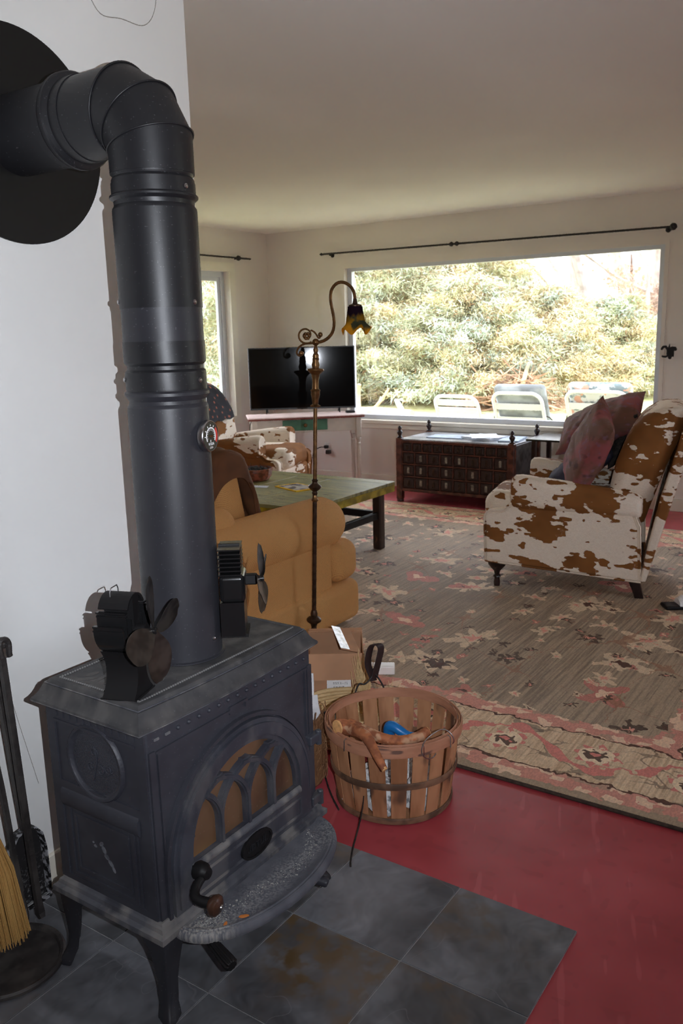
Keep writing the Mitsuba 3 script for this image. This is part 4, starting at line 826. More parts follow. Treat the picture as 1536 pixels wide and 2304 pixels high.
bw = [(.0, .070), (.004, .088), (.03, .108), (.07, .115), (.082, .116), (.084, .112), (.07, .108), (.03, .100), (.01, .080)]
rg = [[(-3.655 + r * (1 + .014 * math.cos(18 * q)) * math.cos(q), 4.335 + r * (1 + .014 * math.cos(18 * q)) * math.sin(q), tz + z) for q in a] for z, r in bw]
mat('m_bowl', vary(lin(120, 62, 46), .25, 40), .22, spec=.7)
part(BO, 'body', sloft(rg), 'm_bowl', 60)
part(BO, 'dried_pods', cat([displaced(sphere((-3.655 + .075 * math.cos(t * 2.4) * math.sqrt(i / 26), 4.335 + .075 * math.sin(t * 2.4) * math.sqrt(i / 26), tz + .068 + .006 * math.sin(i)), .018, 2, (1, 1, 1)), .004, 90, i) for i, t in enumerate(range(26))] + [tube([(-3.68, 4.33, tz + .07), (-3.69, 4.33, tz + .115)], .002, 5), tube([(-3.63, 4.35, tz + .07), (-3.62, 4.35, tz + .11)], .002, 5)]), 'm_fur', 40, kind='stuff')
MG = thing('magazine', 'yellow-bordered magazine lying flat on the green coffee table', 'magazine')
mq = np.array([(-3.371, 4.185), (-3.135, 4.10), (-3.075, 4.262), (-3.31, 4.345)])
def quad(q, s, z0, z1):
    c = q.mean(0); p = Polygon(c + (q - c) * s); return prism(p, z1 - z0, frame((1, 0, 0), (0, 1, 0), (0, 0, 1), (0, 0, z0)))
mat('m_yellow', lin(222, 178, 34), .35); mat('m_coverphoto', lambda p, n, uv: mix(C3(*lin(190, 186, 180)), C3(*lin(92, 86, 92)), ss(.4, .6, fbm(p.x * 22, p.y * 22, 1, 3))), .3)
part(MG, 'pages', quad(mq, 1, tz, tz + .007), 'm_yellow', False, label='yellow cover')
part(MG, 'cover_picture', quad(mq, .84, tz + .007, tz + .0076), 'm_coverphoto', False)
single('leaflet', 'small pale leaflet lying beside the bowl on the green coffee table', 'leaflet', quad(np.array([(-3.52, 4.10), (-3.40, 4.14), (-3.43, 4.20), (-3.55, 4.16)]), 1, tz, tz + .0015), 'm_paper', False)

# ---------------------------------------------------------------- television and its table
ts_f0, ts_f1 = np.array([-4.837, 5.671]), np.array([-4.077, 6.381])
ud = (ts_f1 - ts_f0); TWD = np.linalg.norm(ud); ud /= TWD; wd = np.array([-ud[1], ud[0]])
TT = thing('television_table', 'white painted console table with a pinkish top, green drawer and turned legs', 'table')
Mtt = frame((ud[0], ud[1], 0), (wd[0], wd[1], 0), (0, 0, 1), (ts_f0[0], ts_f0[1], 0))
def tp(m): m = m.copy(); m.apply_transform(Mtt); return m
TD, TZ = .40, .6935
part(TT, 'table_top', tp(cbox(0, TWD, 0, TD, TZ - .012, TZ, .004)), 'm_tabletop', False, label='pinkish white top')
part(TT, 'top_edge', tp(cbox(.004, TWD - .004, .004, TD, TZ - .026, TZ - .012, .003)), 'm_tableedge', False, label='red-brown edge')
part(TT, 'apron', tp(cat(cbox(.05, TWD - .05, .045, .065, TZ - .145, TZ - .026, .002), cbox(.05, .07, .045, TD - .04, TZ - .145, TZ - .026, .002), cbox(TWD - .07, TWD - .05, .045, TD - .04, TZ - .145, TZ - .026, .002), cbox(.05, TWD - .05, TD - .06, TD - .04, TZ - .145, TZ - .026, .002))), 'm_tablepaint', False)
dr_ = part(TT, 'drawer', tp(cbox(.305, .705, .036, .06, TZ - .128, TZ - .032, .003)), 'm_greendrawer', False, label='green drawer front')
part(dr_, 'knob', orient(trimesh.creation.revolve(np.array([(0, 0), (.008, 0), (.010, .01), (.017, .018), (.014, .026), (0, .028)]), sections=18), (Mtt @ np.array([.505, .036, TZ - .08, 1]))[:3], (-wd[0], -wd[1], 0)), 'm_brass', 40)
lg = [(0, 0), (.014, 0), (.018, .01), (.013, .03), (.017, .06), (.016, .25), (.020, .38), (.015, .40), (.021, .42), (.021, .432), (.014, .44), (.019, .46), (.023, .475), (.018, .485), (0, .485)]
for u in (.055, TWD - .055):
    for w in (.05, TD - .055):
        part(TT, 'leg', tp(cat(place(lathe(lg, 20), (u, w, 0)), cbox(u - .024, u + .024, w - .024, w + .024, .485, TZ - .026, .004))), 'm_tablepaint', 40)
TVK = thing('television', 'flat black television standing on the white corner table', 'television')
tn = np.array([.593, -.805, 0]); tu_ = np.array([.805, .593, 0]); tc0 = np.array([-4.717, 6.320, 0])
tl = math.radians(1.6)
Mtv = frame(tu_, -np.sin(tl) * tn + np.array([0, 0, math.cos(tl)]), tn * math.cos(tl) + np.array([0, 0, math.sin(tl)]), tc0)
def tvp(m): m = m.copy(); m.apply_transform(Mtv); return m
H0, H1, HW = .724, 1.290, .487
part(TVK, 'cabinet', tvp(cbox(-HW, HW, H0, H1, -.045, -.004, .006)), 'm_tvframe', False)
part(TVK, 'bezel', tvp(prism(sbox(-HW, H0, HW, H1).difference(sbox(-HW + .009, H0 + .015, HW - .009, H1 - .009)), .006, frame((1, 0, 0), (0, 1, 0), (0, 0, 1), (0, 0, -.004)))), 'm_tvframe', False)
for e_0 in (-HW - .004, HW):
    part(TVK, 'silver_edge', tvp(box(e_0, e_0 + .004, H0, H1, -.038, -.003)), 'm_steel', False)
part(TVK, 'screen', tvp(cbox(-HW + .008, HW - .008, H0 + .014, H1 - .008, -.006, -.0005, .001)), 'm_tvscreen', False, label='glossy black screen')
for s in (-1, 1):
    x = s * .335
    part(TVK, 'foot', cat(tvp(prism(Polygon([(x - .006, H0 + .012), (x + .006, H0 + .012), (x + .012, TZ + .004), (x - .012, TZ + .004)]), .014, frame((1, 0, 0), (0, 1, 0), (0, 0, 1), (0, 0, -.03)))),
                          *[tube([tc0 + tu_ * x + tn * -.02 + np.array([0, 0, .728]), tc0 + tu_ * (x + s * .0) + tn * (q) + np.array([0, 0, TZ + .006])], .006, 8) for q in (.085, -.095)]), 'm_tvframe', 40)
single('media_box', 'small black media box at the right end of the television table', 'media box', cbox(-.04, .04, -.035, .035, 0, .018, .003).apply_transform(frame((ud[0], ud[1], 0), (wd[0], wd[1], 0), (0, 0, 1), (Mtt @ np.array([TWD - .10, .20, TZ, 1]))[:3])), 'm_black', False)
part(TVK, 'power_cord', tube(smoothpath([(-4.90, 5.79, .66), (-4.92, 5.79, .60), (-4.91, 5.81, .45), (-4.93, 5.85, .25), (-4.95, 6.0, .06), (-4.97, 6.2, .02)], 40), .0035, 6), 'm_black')

# ---------------------------------------------------------------- apothecary chest
AC = thing('apothecary_chest', 'low dark wooden apothecary chest of many small drawers with finial posts under the window', 'chest')
ax0, ax1, ay0, ay1, az0, az1 = -3.575, -2.54, 6.075, 6.625, .105, .530
part(AC, 'carcass', cbox(ax0 + .01, ax1 - .01, ay0 + .02, ay1 - .01, az0, az1 - .012, .003), 'm_drawer', False)
part(AC, 'side_panel', cbox(ax1 - .012, ax1 - .004, ay0 + .05, ay1 - .05, az0 + .01, az1 - .012, .002), 'm_chestside', False, label='grey metal-clad side')
part(AC, 'top', cbox(ax0 + .012, ax1 - .012, ay0 + .012, ay1 - .012, az1 - .012, az1 + .003, .003), 'm_chesttop', False, label='grey shiny top')
fin = [(0, 0), (.022, 0), (.022, .012), (.012, .018), (.018, .03), (.024, .045), (.019, .06), (.010, .068), (.016, .078), (.015, .09), (.007, .10), (0, .102)]
ps = []
for x in (ax0 + .02, ax1 - .02):
    for y in (ay0 + .02, ay1 - .02):
        p_ = part(AC, 'post', cat(cbox(x - .026, x + .026, y - .026, y + .026, .022, az1 + .01, .005), lathe([(0, 0), (.024, 0), (.03, .01), (.026, .026), (0, .026)], 16, (x, y, 0))), 'm_chest', 30)
        part(p_, 'finial', lathe(fin, 18, (x, y, az1 + .008)), 'm_darkwood', 40)
def drawer(x0, x1, z0, z1, is_pewter):  # pulls differ at random between pewter and dark brass
    d_ = part(AC, 'drawer', cat(cbox(x0 + .006, x1 - .006, ay0 + .008, ay0 + .028, z0 + .006, z1 - .006, .003), cbox(x0 + .018, x1 - .018, ay0 + .002, ay0 + .01, z0 + .016, z1 - .016, .003)), 'm_drawer', False)
    cx, cz_ = (x0 + x1) / 2, (z0 + z1) / 2; s = min(1, (z1 - z0) / .1)
    part(d_, 'pull', cat(cbox(cx - .010 * s, cx + .010 * s, ay0 - .002, ay0 + .003, cz_ - .024 * s, cz_ + .026 * s, .001), tube(smoothpath([(cx, ay0 - .003, cz_ + .012 * s), (cx, ay0 - .014, cz_ + .004 * s), (cx, ay0 - .015, cz_ - .012 * s), (cx, ay0 - .004, cz_ - .022 * s)], 10), .0035 * s, 6)), 'm_pewter' if is_pewter else 'm_brassdark', 30)
fx0, fx1 = ax0 + .050, ax1 - .050
rows = [(.428, .505, 10), (.325, .425, 8), (.222, .322, 8), (.118, .218, 8)]
rails = []
for z0, z1, n in rows:
    w = (fx1 - fx0) / n
    for i in range(n): drawer(fx0 + i * w, fx0 + (i + 1) * w, z0, z1, rs.random() < .55 and n == 8)
    rails += [cbox(fx0 + i * w - .004, fx0 + i * w + .004, ay0 + .002, ay0 + .022, z0, z1, .002) for i in range(n + 1)]
for z in (.114, .220, .3235, .4265, .508):
    rails.append(cbox(fx0 - .006, fx1 + .006, ay0, ay0 + .022, z - .005, z + .005, .002))
part(AC, 'front_rails', cat(rails), 'm_chest', False, label='red-brown rails')
part(AC, 'apron', cat(cbox(fx0 - .01, fx1 + .01, ay0 - .002, ay0 + .02, .095, .112, .003), cbox(fx0 - .01, fx1 + .01, ay0 - .002, ay0 + .02, .511, .526, .003)), 'm_chest', False)
tz2 = az1 + .003
def flat(name, label, cat_, x, y, w, d, h, rz, m, z=tz2): single(name, label, cat_, place(cbox(-w / 2, w / 2, -d / 2, d / 2, 0, h, .0015), (x, y, z), rz), m, False)
flat('booklet', 'pale blue booklet at the left of the papers on the apothecary chest', 'booklet', -3.22, 6.33, .32, .22, .008, .1, 'm_paperblue')
flat('paper_stack', 'stack of white papers in the middle of the apothecary chest top', 'papers', -2.90, 6.34, .30, .24, .022, -.25, 'm_paper')
flat('catalog', 'grey-blue catalogue on the right of the paper stack on the chest', 'catalogue', -2.66, 6.34, .16, .30, .014, .15, 'm_paperblue')
flat('letter', 'open white letter lying on top of the paper stack', 'letter', -2.90, 6.33, .22, .30, .003, .5, 'm_paper', tz2 + .022)

ST = thing('side_table', 'small thin black side table between the chest and the cowhide armchair', 'side table')
part(ST, 'table_top', cbox(-2.47, -2.02, 6.14, 6.56, .560, .574, .003), 'm_blackgloss', False)
for x in (-2.42, -2.06):
    for y in (6.19, 6.51): part(ST, 'leg', cbox(x - .016, x + .016, y - .016, y + .016, 0, .56, .003), 'm_darkwood', False)
part(ST, 'shelf', cbox(-2.43, -2.05, 6.18, 6.52, .20, .215, .003), 'm_darkwood', False)

# ---------------------------------------------------------------- cowhide armchairs
def rr_section(u0, u1, v0, v1, r, n=6):
    pts = []
    for (cu_, cv_, a0) in ((u1 - r, v1 - r, 0), (u0 + r, v1 - r, 90), (u0 + r, v0 + r, 180), (u1 - r, v0 + r, 270)):
        for t in np.radians(np.linspace(a0, a0 + 90, n)): pts.append((cu_ + r * math.cos(t), cv_ + r * math.sin(t)))
    return pts
def cow_chair(label, loc, rz):
    K = thing('cowhide_armchair', label, 'armchair', None)
    def P(m): return place(m, loc, rz)
    for s in (-1, 1):
        prof = [(.405, .168), (.412, .40), (.405, .432), (.385, .448), (.345, .452), (.305, .462), (.275, .49), (.20, .50), (-.35, .48), (-.385, .40), (-.40, .11)]
        pts = smoothpath(prof[1:6], 14); pg = Polygon([prof[0]] + [tuple(p) for p in pts] + prof[6:])
        v0 = .285 if s > 0 else -.375
        inner, mid = pg.buffer(-.014), pg
        part(K, 'side', P(cat(prism(pg, .062, frame((1, 0, 0), (0, 0, 1), (0, -1, 0), (0, v0 + .076, 0))), prism(inner, .09, frame((1, 0, 0), (0, 0, 1), (0, -1, 0), (0, v0 + .09, 0))))), 'm_cow', 30)
        part(K, 'piping', P(cat(*[tube([(x, vv, z) for x, z in list(pg.exterior.coords)], .006, 6) for vv in ((v0 + .080), (v0 + .012))])), 'm_cow', 60)
        rows = []
        for u, zt, zb, hw, r in ((.262, .60, .50, .045, .04), (.268, .628, .475, .066, .055), (.255, .640, .462, .075, .06), (.22, .643, .458, .078, .06), (.0, .618, .452, .074, .058), (-.2, .590, .446, .070, .055), (-.36, .566, .440, .066, .05), (-.385, .555, .45, .058, .045), (-.392, .53, .47, .03, .025)):
            vc = s * .322
            rows.append([(u, vc + b, a_) for a_, b in rr_section(zb, zt, -hw, hw, r)])
        part(K, 'arm', P(sloft(rows)), 'm_cow', 50)
    part(K, 'front_rail', P(rbox(.05, .41, -.30, .30, .165, .36, .025)), 'm_cow', 40)
    part(K, 'seat', P(rbox(-.36, .30, -.29, .29, .14, .36, .02)), 'm_cow', 40)
    part(K, 'seat_cushion', P(cat(rbox(-.33, .445, -.243, .243, .350, .525, .07, 4))), 'm_cow', 50)
    rows = []
    for z, ub, uf, hw, r in ((.40, -.40, -.22, .26, .05), (.50, -.43, -.22, .27, .06), (.60, -.46, -.225, .325, .07), (.72, -.50, -.25, .345, .085), (.82, -.54, -.285, .345, .10), (.90, -.57, -.325, .335, .10), (.955, -.585, -.375, .315, .09), (.99, -.575, -.43, .285, .06), (1.003, -.54, -.47, .25, .03)):
        rows.append([(a_, b, z) for a_, b in rr_section(ub, uf, -hw, hw, r, 8)])
    part(K, 'back', P(sloft(rows)), 'm_cow', 60)
    rows = []
    for z, ub, uf, hw in ((.11, -.425, -.395, .345), (.30, -.472, -.425, .35), (.55, -.535, -.475, .36), (.80, -.60, -.54, .36), (.92, -.625, -.565, .345), (.975, -.615, -.575, .32), (.99, -.60, -.585, .29)):
        rows.append([(a_, b, z) for a_, b in rr_section(ub, uf, -hw, hw, .012, 4)])
    part(K, 'outer_back', P(sloft(rows)), 'm_cow', 50)
    foot = [(0, RZ), (.016, RZ), (.018, RZ + .02), (.014, RZ + .045), (.021, RZ + .052), (.019, RZ + .060), (.014, RZ + .066), (.017, RZ + .085), (.034, RZ + .102), (.049, RZ + .122), (.049, RZ + .140), (.034, RZ + .153), (0, RZ + .155)]
    for s in (-1, 1):
        part(K, 'front_foot', P(lathe(foot, 24, (.352, s * .30, 0))), 'm_darkwood', 40, label='turned black foot')
        part(K, 'rear_foot', P(sloft([[(a_ + o, b + s * .31, z) for a_, b in rr_section(-w, w, -w, w, .006, 3)] for z, o, w in ((RZ, -.395, .022), (.05, -.385, .024), (.10, -.368, .028), (.16, -.36, .030))])), 'm_darkwood', 40, label='dark splayed foot')
    return K, P
rot2 = math.atan2(-.224, -.975)
C2c = (-1.571, 4.586, 0)
cow_chair('brown and cream cowhide-print armchair heaped with dark red cushions, at the right', C2c, rot2)
rot1 = math.atan2(.275, .96)
K1, P1 = cow_chair('brown and cream cowhide-print armchair between the coffee table and the television', (-4.545, 5.315, 0), rot1)
# shawl over the left armchair's back
V = []
for i, (u, z) in enumerate(smoothpath([(-.205, .715), (-.222, .78), (-.262, .86), (-.315, .935), (-.40, 1.0), (-.48, 1.018), (-.56, 1.018), (-.635, .985), (-.66, .90), (-.655, .78)], 30)):
    for j, v in enumerate(np.linspace(-.365, .20, 26)):
        q = min(1, max(0, (abs(v) - .24) / .115)); V.append((u - .02 * q, v, z - .10 * q * q + .006 * math.sin(v * 40 + i * .3) + .012))
V = np.array(V).reshape(30, 26, 3); sm = sheet(V, .006)
single('shawl', 'black shawl with small red motifs over the back of the armchair by the television', 'shawl', place(sm, (-4.545, 5.315, 0), rot1), 'm_shawl', 60)

# cushions on the right armchair
def pillow(a, b, t, n=26, seed=0):
    g = np.linspace(-1, 1, n); X, Y = np.meshgrid(g, g, indexing='ij')
    h = t * ((1 - X ** 2).clip(0) ** .45) * ((1 - Y ** 2).clip(0) ** .45)
    sc = 1 - .07 * ((1 - X ** 2) + (1 - Y ** 2)) / 2 * 0 - .10 * (1 - np.abs(X)) * np.abs(Y) ** 6 - .10 * (1 - np.abs(Y)) * np.abs(X) ** 6
    q = np.stack([X * sc, Y * sc, X * 3 + seed], -1); w = (nfbm(q * 2.2, 3, seed) - .5) * .035
    top = np.stack([X * sc * a, Y * sc * b, h + w * (h / t)], -1); bot = np.stack([X * sc * a, Y * sc * b, -h + w * (h / t)], -1)
    v = np.vstack([top.reshape(-1, 3), bot.reshape(-1, 3)]); f = []
    for i in range(n - 1):
        for j in range(n - 1):
            p0, p1, p2, p3 = i * n + j, (i + 1) * n + j, (i + 1) * n + j + 1, i * n + j + 1; k = n * n
            f += [(p0, p1, p2), (p0, p2, p3), (p0 + k, p2 + k, p1 + k), (p0 + k, p3 + k, p2 + k)]
    m = trimesh.Trimesh(v, f, process=False); m.merge_vertices(); return m
def put(m, c, xdir, nrm):
    z = np.array(nrm, float); z /= np.linalg.norm(z); x = np.array(xdir, float); x -= z * (x @ z); x /= np.linalg.norm(x)
    m = m.copy(); m.apply_transform(frame(x, np.cross(z, x), z, c)); return m
single('cushion', 'dark red patterned cushion with a peaked corner, nearest on the right cowhide armchair', 'cushion', put(pillow(.235, .235, .085, seed=2), (-1.445, 4.47, .760), (.34, -.16, .92), (-.80, -.48, .36)), 'm_pillow', 60)
single('cushion', 'dark red and violet cushion lying across the top behind the peaked one', 'cushion', put(pillow(.25, .24, .085, seed=5), (-1.50, 4.86, .865), (.93, .12, .30), (-.30, -.36, .86)), 'm_pillow', 60)
single('cushion', 'dark blue-grey cushion lowest in the heap on the right cowhide armchair', 'cushion', put(pillow(.22, .22, .07, seed=7), (-1.56, 4.72, .625), (.80, .1, .5), (-.5, -.1, .86)), 'm_darkcloth', 60)
single('cushion', 'black cushion wedged upright against the back of the right cowhide armchair', 'cushion', put(pillow(.17, .20, .05, seed=9), (-1.37, 4.88, .78), (.42, .1, .9), (-.9, -.2, .42)), 'm_fur', 60)
SL = thing('slipper', 'white and black slipper lying on the rug at the right edge of the view', 'slipper')
part(SL, 'sole', rbox(-.13, .13, -.045, .045, 0, .02, .009), 'm_black', 40, to_world=XY(.6, (-.86, 4.33, RZ)))
part(SL, 'upper', sloft([[(u, w * math.cos(t), .018 + h_ * math.sin(t)) for t in np.linspace(0, math.pi, 12)] for u, w, h_ in ((-.12, .03, .018), (-.09, .04, .04), (-.02, .043, .05), (.04, .042, .045), (.06, .041, .03))]), 'm_white', 50, to_world=XY(.6 + math.pi, (-.86, 4.33, RZ)))
# ---------------------------------------------------------------- bushel basket and firewood
BK = thing('bushel_basket', 'round wooden slatted bushel basket of firewood on the red floor beside the stove', 'basket')
bc = np.array([-1.238, 2.062]); BH, RB0, RB1 = .262, .174, .206
def rad(z): return RB0 + (RB1 - RB0) * (z / BH) ** .85
NS = 20
for i in range(NS):
    a0 = 2 * math.pi * i / NS + .02 * rs.normal(); lean = .03 * rs.normal(); hw = (.0250 + .002 * rs.random()) * (.94)
    rows = []
    for z in np.linspace(.006, BH - .004, 7):
        r = rad(z) - .004; w = hw * (r / RB1) * 1.06; am = a0 + lean * (z / BH - .5); da = w / r
        o = [(bc[0] + (r + dr_) * math.cos(am + q), bc[1] + (r + dr_) * math.sin(am + q), z) for dr_, qs in ((.0016, np.linspace(-da, da, 4)), (-.0016, np.linspace(da, -da, 4))) for q in qs]
        rows.append(o)
    part(BK, 'slat', sloft(rows), 'm_slat', 20)
def hoop(z0, z1, r_out, th, m, name='hoop', wob_=0):
    n = 72; rows = []
    for t in np.linspace(0, 2 * math.pi, n + 1):
        dz = wob_ * math.sin(3 * t + z0 * 40); r0 = rad((z0 + z1) / 2) + r_out
        rows.append([(bc[0] + (r0 + a_) * math.cos(t), bc[1] + (r0 + a_) * math.sin(t), z + dz) for a_, z in ((0, z0), (th * .6, z0 + .0), (th, z0 + (z1 - z0) * .3), (th, z0 + (z1 - z0) * .8), (th * .5, z1), (0, z1))])
    part(BK, name, sloft(rows, False), m, 40)
hoop(BH - .034, BH, .0015, .0045, 'm_hoop', 'rim_hoop', .0015)
hoop(BH - .026, BH + .002, -.0105, .0042, 'm_hoop', 'inner_rim_hoop', .001)
hoop(.118, .138, .0005, .0035, 'm_hoopdark', 'middle_hoop', .003)
hoop(.004, .022, .0005, .0035, 'm_hoopdark', 'bottom_hoop', .001)
part(BK, 'bottom', lathe([(0, .006), (RB0 - .006, .006), (RB0 - .006, .014), (0, .014)], 40, (bc[0], bc[1], 0)), 'm_slat', 30)
# wire bails: one upright with a leather grip at the far left, one slack at the near right
def bp_(ang, r, z): return (bc[0] + r * math.cos(ang), bc[1] + r * math.sin(ang), z)
w1 = smoothpath([bp_(2.75, .212, .235), bp_(2.70, .216, .262), bp_(2.62, .214, .285), bp_(2.58, .215, .28), bp_(2.48, .218, .287), bp_(2.42, .222, .30), bp_(2.40, .224, .325)], 30)
part(BK, 'wire_bail', cat(tube(w1, .0028, 8), tube(smoothpath([bp_(2.39, .224, .315), bp_(2.35, .222, .30), bp_(2.28, .216, .275), bp_(2.24, .212, .24)], 16), .0028, 8)), 'm_wire')
dirx = RIGHT[:2] / np.linalg.norm(RIGHT[:2]); c0 = np.array(bp_(2.41, .224, .312))
loop = smoothpath([c0 + np.array([dirx[0] * a_, dirx[1] * a_, z]) for a_, z in ((.004, -.03), (-.006, .0), (-.014, .03), (-.010, .065), (.008, .098), (.024, .095), (.026, .06), (.016, .02), (.006, -.02))], 44)
tt = np.gradient(loop, axis=0); tt /= np.linalg.norm(tt, axis=1, keepdims=True); dep = np.array([-.56, .83, 0]); nrm_ = np.cross(tt, dep)
rows = [[p + dep * w * .013 + n_ * s * .0016 for w, s in ((-1, -1), (1, -1), (1, 1), (-1, 1))] for p, n_ in zip(loop, nrm_)]
rows = [[p + (dep * .5 + np.append(dirx, 0) * .86) * w * .011 + n_ * s * .0016 for w, s in ((-1, -1), (1, -1), (1, 1), (-1, 1))] for p, n_ in zip(loop, nrm_)]
part(BK, 'leather_grip', sloft(rows), 'm_leather', 30, label='looped dark leather grip')
w2 = smoothpath([bp_(-.10, .214, .235), bp_(-.14, .220, .262), bp_(-.22, .205, .285), bp_(-.42, .20, .285), bp_(-.62, .212, .268), bp_(-.66, .220, .245), bp_(-.60, .223, .228), bp_(-.46, .222, .235)], 40)
part(BK, 'wire_bail', tube(w2, .0016, 8), 'm_steel')
part(BK, 'wire_bail', tube(smoothpath([bp_(2.9, .214, .25), bp_(3.1, .222, .20), bp_(3.25, .212, .15), bp_(3.35, .224, .20), bp_(3.45, .216, .25)], 30), .0016, 6), 'm_wire')
part(BK, 'side_wire', tube(smoothpath([bp_(2.95, .214, .252), bp_(3.02, .222, .22), bp_(3.05, .216, .17), bp_(3.06, .204, .12)], 20), .0026, 6), 'm_wire')
for ang in (-.16, -.62, -1.75, 2.72, 2.35, 1.9):
    part(BK, 'staple', tube([bp_(ang, .2055, BH + .002), bp_(ang, .2145, BH - .002), bp_(ang, .2155, BH - .034)], .0014, 6), 'm_steel')
def log(name, label, pts, r0, r1, seed):
    p = smoothpath(pts, 40); k = thing(name, label, 'firewood')
    m = tube(p, np.linspace(r0, r1, 40), 22); c = np.asarray(m.vertices)
    part(k, 'bark', displaced(m, .0022, 60, seed), 'm_bark', 60)
    for e, s in ((0, 1), (-1, -1)):
        t = (p[1] - p[0] if e == 0 else p[-2] - p[-1]); t /= np.linalg.norm(t); r = r0 if e == 0 else r1
        part(k, 'cut_end', orient(trimesh.creation.revolve(np.array([(0, -.0022), (r * .86, -.0022), (r * .985, -.0008), (r * .985, .004), (0, .004)]), sections=24), p[e], t * np.array([1, 1, 1])).copy() if False else orient(trimesh.creation.revolve(np.array([(0, .0032), (r * .86, .0028), (r * .97, .001), (r * .97, -.004), (0, -.004)]), sections=24), p[e], -t), 'm_cutwood', 30, label='pale sawn end')
    return k
log('firewood_stick', 'thick peeling branch with a round sawn end hanging out over the basket rim', [(-1.324, 1.888, .274), (-1.312, 1.906, .272), (-1.285, 1.905, .272), (-1.245, 1.885, .283), (-1.200, 1.858, .284), (-1.160, 1.833, .265), (-1.120, 1.815, .232)], .0230, .0095, 3)
log('firewood_stick', 'curved reddish branch lying across the inside of the basket behind the thicker one', [(-1.318, 1.945, .262), (-1.270, 1.935, .262), (-1.220, 1.932, .256), (-1.170, 1.945, .248), (-1.130, 1.985, .246), (-1.105, 2.035, .256)], .0165, .0145, 8)
single('blue_handle', 'bright blue plastic pistol grip lying among the wood in the basket', 'tool handle', cat(displaced(tube(smoothpath([(-1.262, 2.075, .16), (-1.259, 2.070, .204), (-1.250, 2.066, .222), (-1.23, 2.066, .220), (-1.205, 2.072, .206), (-1.175, 2.082, .202)], 30), np.r_[np.full(12, .017), np.linspace(.017, .0115, 18)], 16), .0008, 60)), 'm_blue', 60)
for i, (x, y, z, s) in enumerate(((-1.20, 1.955, .055, .055), (-1.30, 1.965, .06, .05), (-1.13, 2.03, .05, .05), (-1.28, 2.10, .06, .06), (-1.19, 2.14, .055, .055), (-1.245, 1.935, .115, .04))):
    m = displaced(sphere((x, y, z), s, 3), s * .5, 1.4 / s, i, 3)
    single('paper_wad', 'crumpled newspaper wad inside the bushel basket', 'paper', m, 'm_wad' if 'm_wad' in scene else mat('m_wad', lambda p, n, uv: mix(C3(*lin(214, 214, 214)), C3(*lin(120, 120, 122)), ss(.5, .7, fbm(p.x * 50, p.y * 50, p.z * 50, 3))), .9), False, group='newspaper wads in the basket')
tw = smoothpath([(-1.238, 1.888, .085), (-1.222, 1.862, .080), (-1.206, 1.825, .060), (-1.192, 1.785, .040), (-1.175, 1.735, .022), (-1.160, 1.70, .0105), (-1.143, 1.672, .0095)], 40)
single('dry_twig', 'thin dark twig leaning from the basket down to the slate tiles', 'twig', displaced(tube(tw, np.linspace(.0016, .0028, 40), 7), .0008, 160), 'm_fur', 60)
single('dry_twig', 'short thin dark strip on the red floor left of the bushel basket', 'twig', displaced(tube(smoothpath([(-1.497, 2.050, .006), (-1.45, 2.0, .0045), (-1.40, 1.95, .0045), (-1.36, 1.915, .004), (-1.33, 1.89, .004)], 24), .0028, 7), .0008, 160), 'm_fur', 60)  # thin dark tube laid flat on the floor

# ---------------------------------------------------------------- cardboard box and two woven baskets behind the stove
def coil(c, R, h, rc, m_, key, name, z0=0, seed=0, bulge=.01):
    ms = []; n = int(h / (rc * 1.7))
    for i in range(n):
        z = z0 + rc + i * rc * 1.7; r = R + bulge * math.sin(math.pi * i / n) - rc
        t = np.linspace(0, 2 * math.pi, 73)
        ms.append(displaced(tube(np.stack([c[0] + r * np.cos(t), c[1] + r * np.sin(t), z + .002 * np.sin(5 * t + i)], 1), rc, 8), .0018, 80, seed + i))
    part(key, name, cat(ms), m_, 60, kind='stuff')
PB = thing('straw_basket', 'pale coiled straw basket behind the bushel basket, its rim fraying', 'basket')
pc, PRR = np.array([-1.585, 2.312]), .156
coil(pc, PRR, .105, .0085, 'm_palestraw', PB, 'coils', RZ + .001, 10, .012)
part(PB, 'bottom', lathe([(0, RZ + .002), (PRR - .01, RZ + .002), (PRR - .01, RZ + .008), (0, RZ + .008)], 40, (pc[0], pc[1], 0)), 'm_palestraw', 30)
fr_ = []
for i in range(130):
    b0 = np.array([-1.605 + rs.normal() * .008, 2.452 + rs.normal() * .010, .03 + .05 * rs.random()]); tp_ = b0 + np.array([rs.normal() * .014, rs.normal() * .012, .10 + .10 * rs.random()])
    fr_.append(tube([b0, (b0 + tp_) / 2 + rs.normal(size=3) * .004, tp_], [.002, .0018, .001], 4))
for i in range(40):
    q = rs.normal() * .35 + .25; b0 = np.array([pc[0] + PRR * math.cos(q), pc[1] + PRR * math.sin(q), .105 + .005 * rs.random()]); d_ = np.array([rs.normal() * .022, rs.normal() * .022, .03 + .055 * rs.random()])
    fr_.append(tube([b0, b0 + d_ * .5 + rs.normal(size=3) * .004, b0 + d_], [.0016, .0014, .0008], 4))
part(PB, 'frayed_straw', cat(fr_), 'm_palestraw', 60, kind='stuff')
WB_ = thing('wicker_basket', 'rough brown seagrass basket squeezed between the stove and the bushel basket', 'basket')
wc, WR_ = np.array([-1.553, 1.970]), .098
m = lathe([(0, .002), (WR_ - .01, .002), (WR_, .02), (WR_ + .004, .10), (WR_, .20), (WR_ - .004, .225), (WR_ - .014, .225), (WR_ - .014, .03), (0, .03)], 56, (wc[0], wc[1], 0))
part(WB_, 'body', displaced(m.subdivide(), .004, 70, 5), 'm_seagrass', 60)
fr_ = []
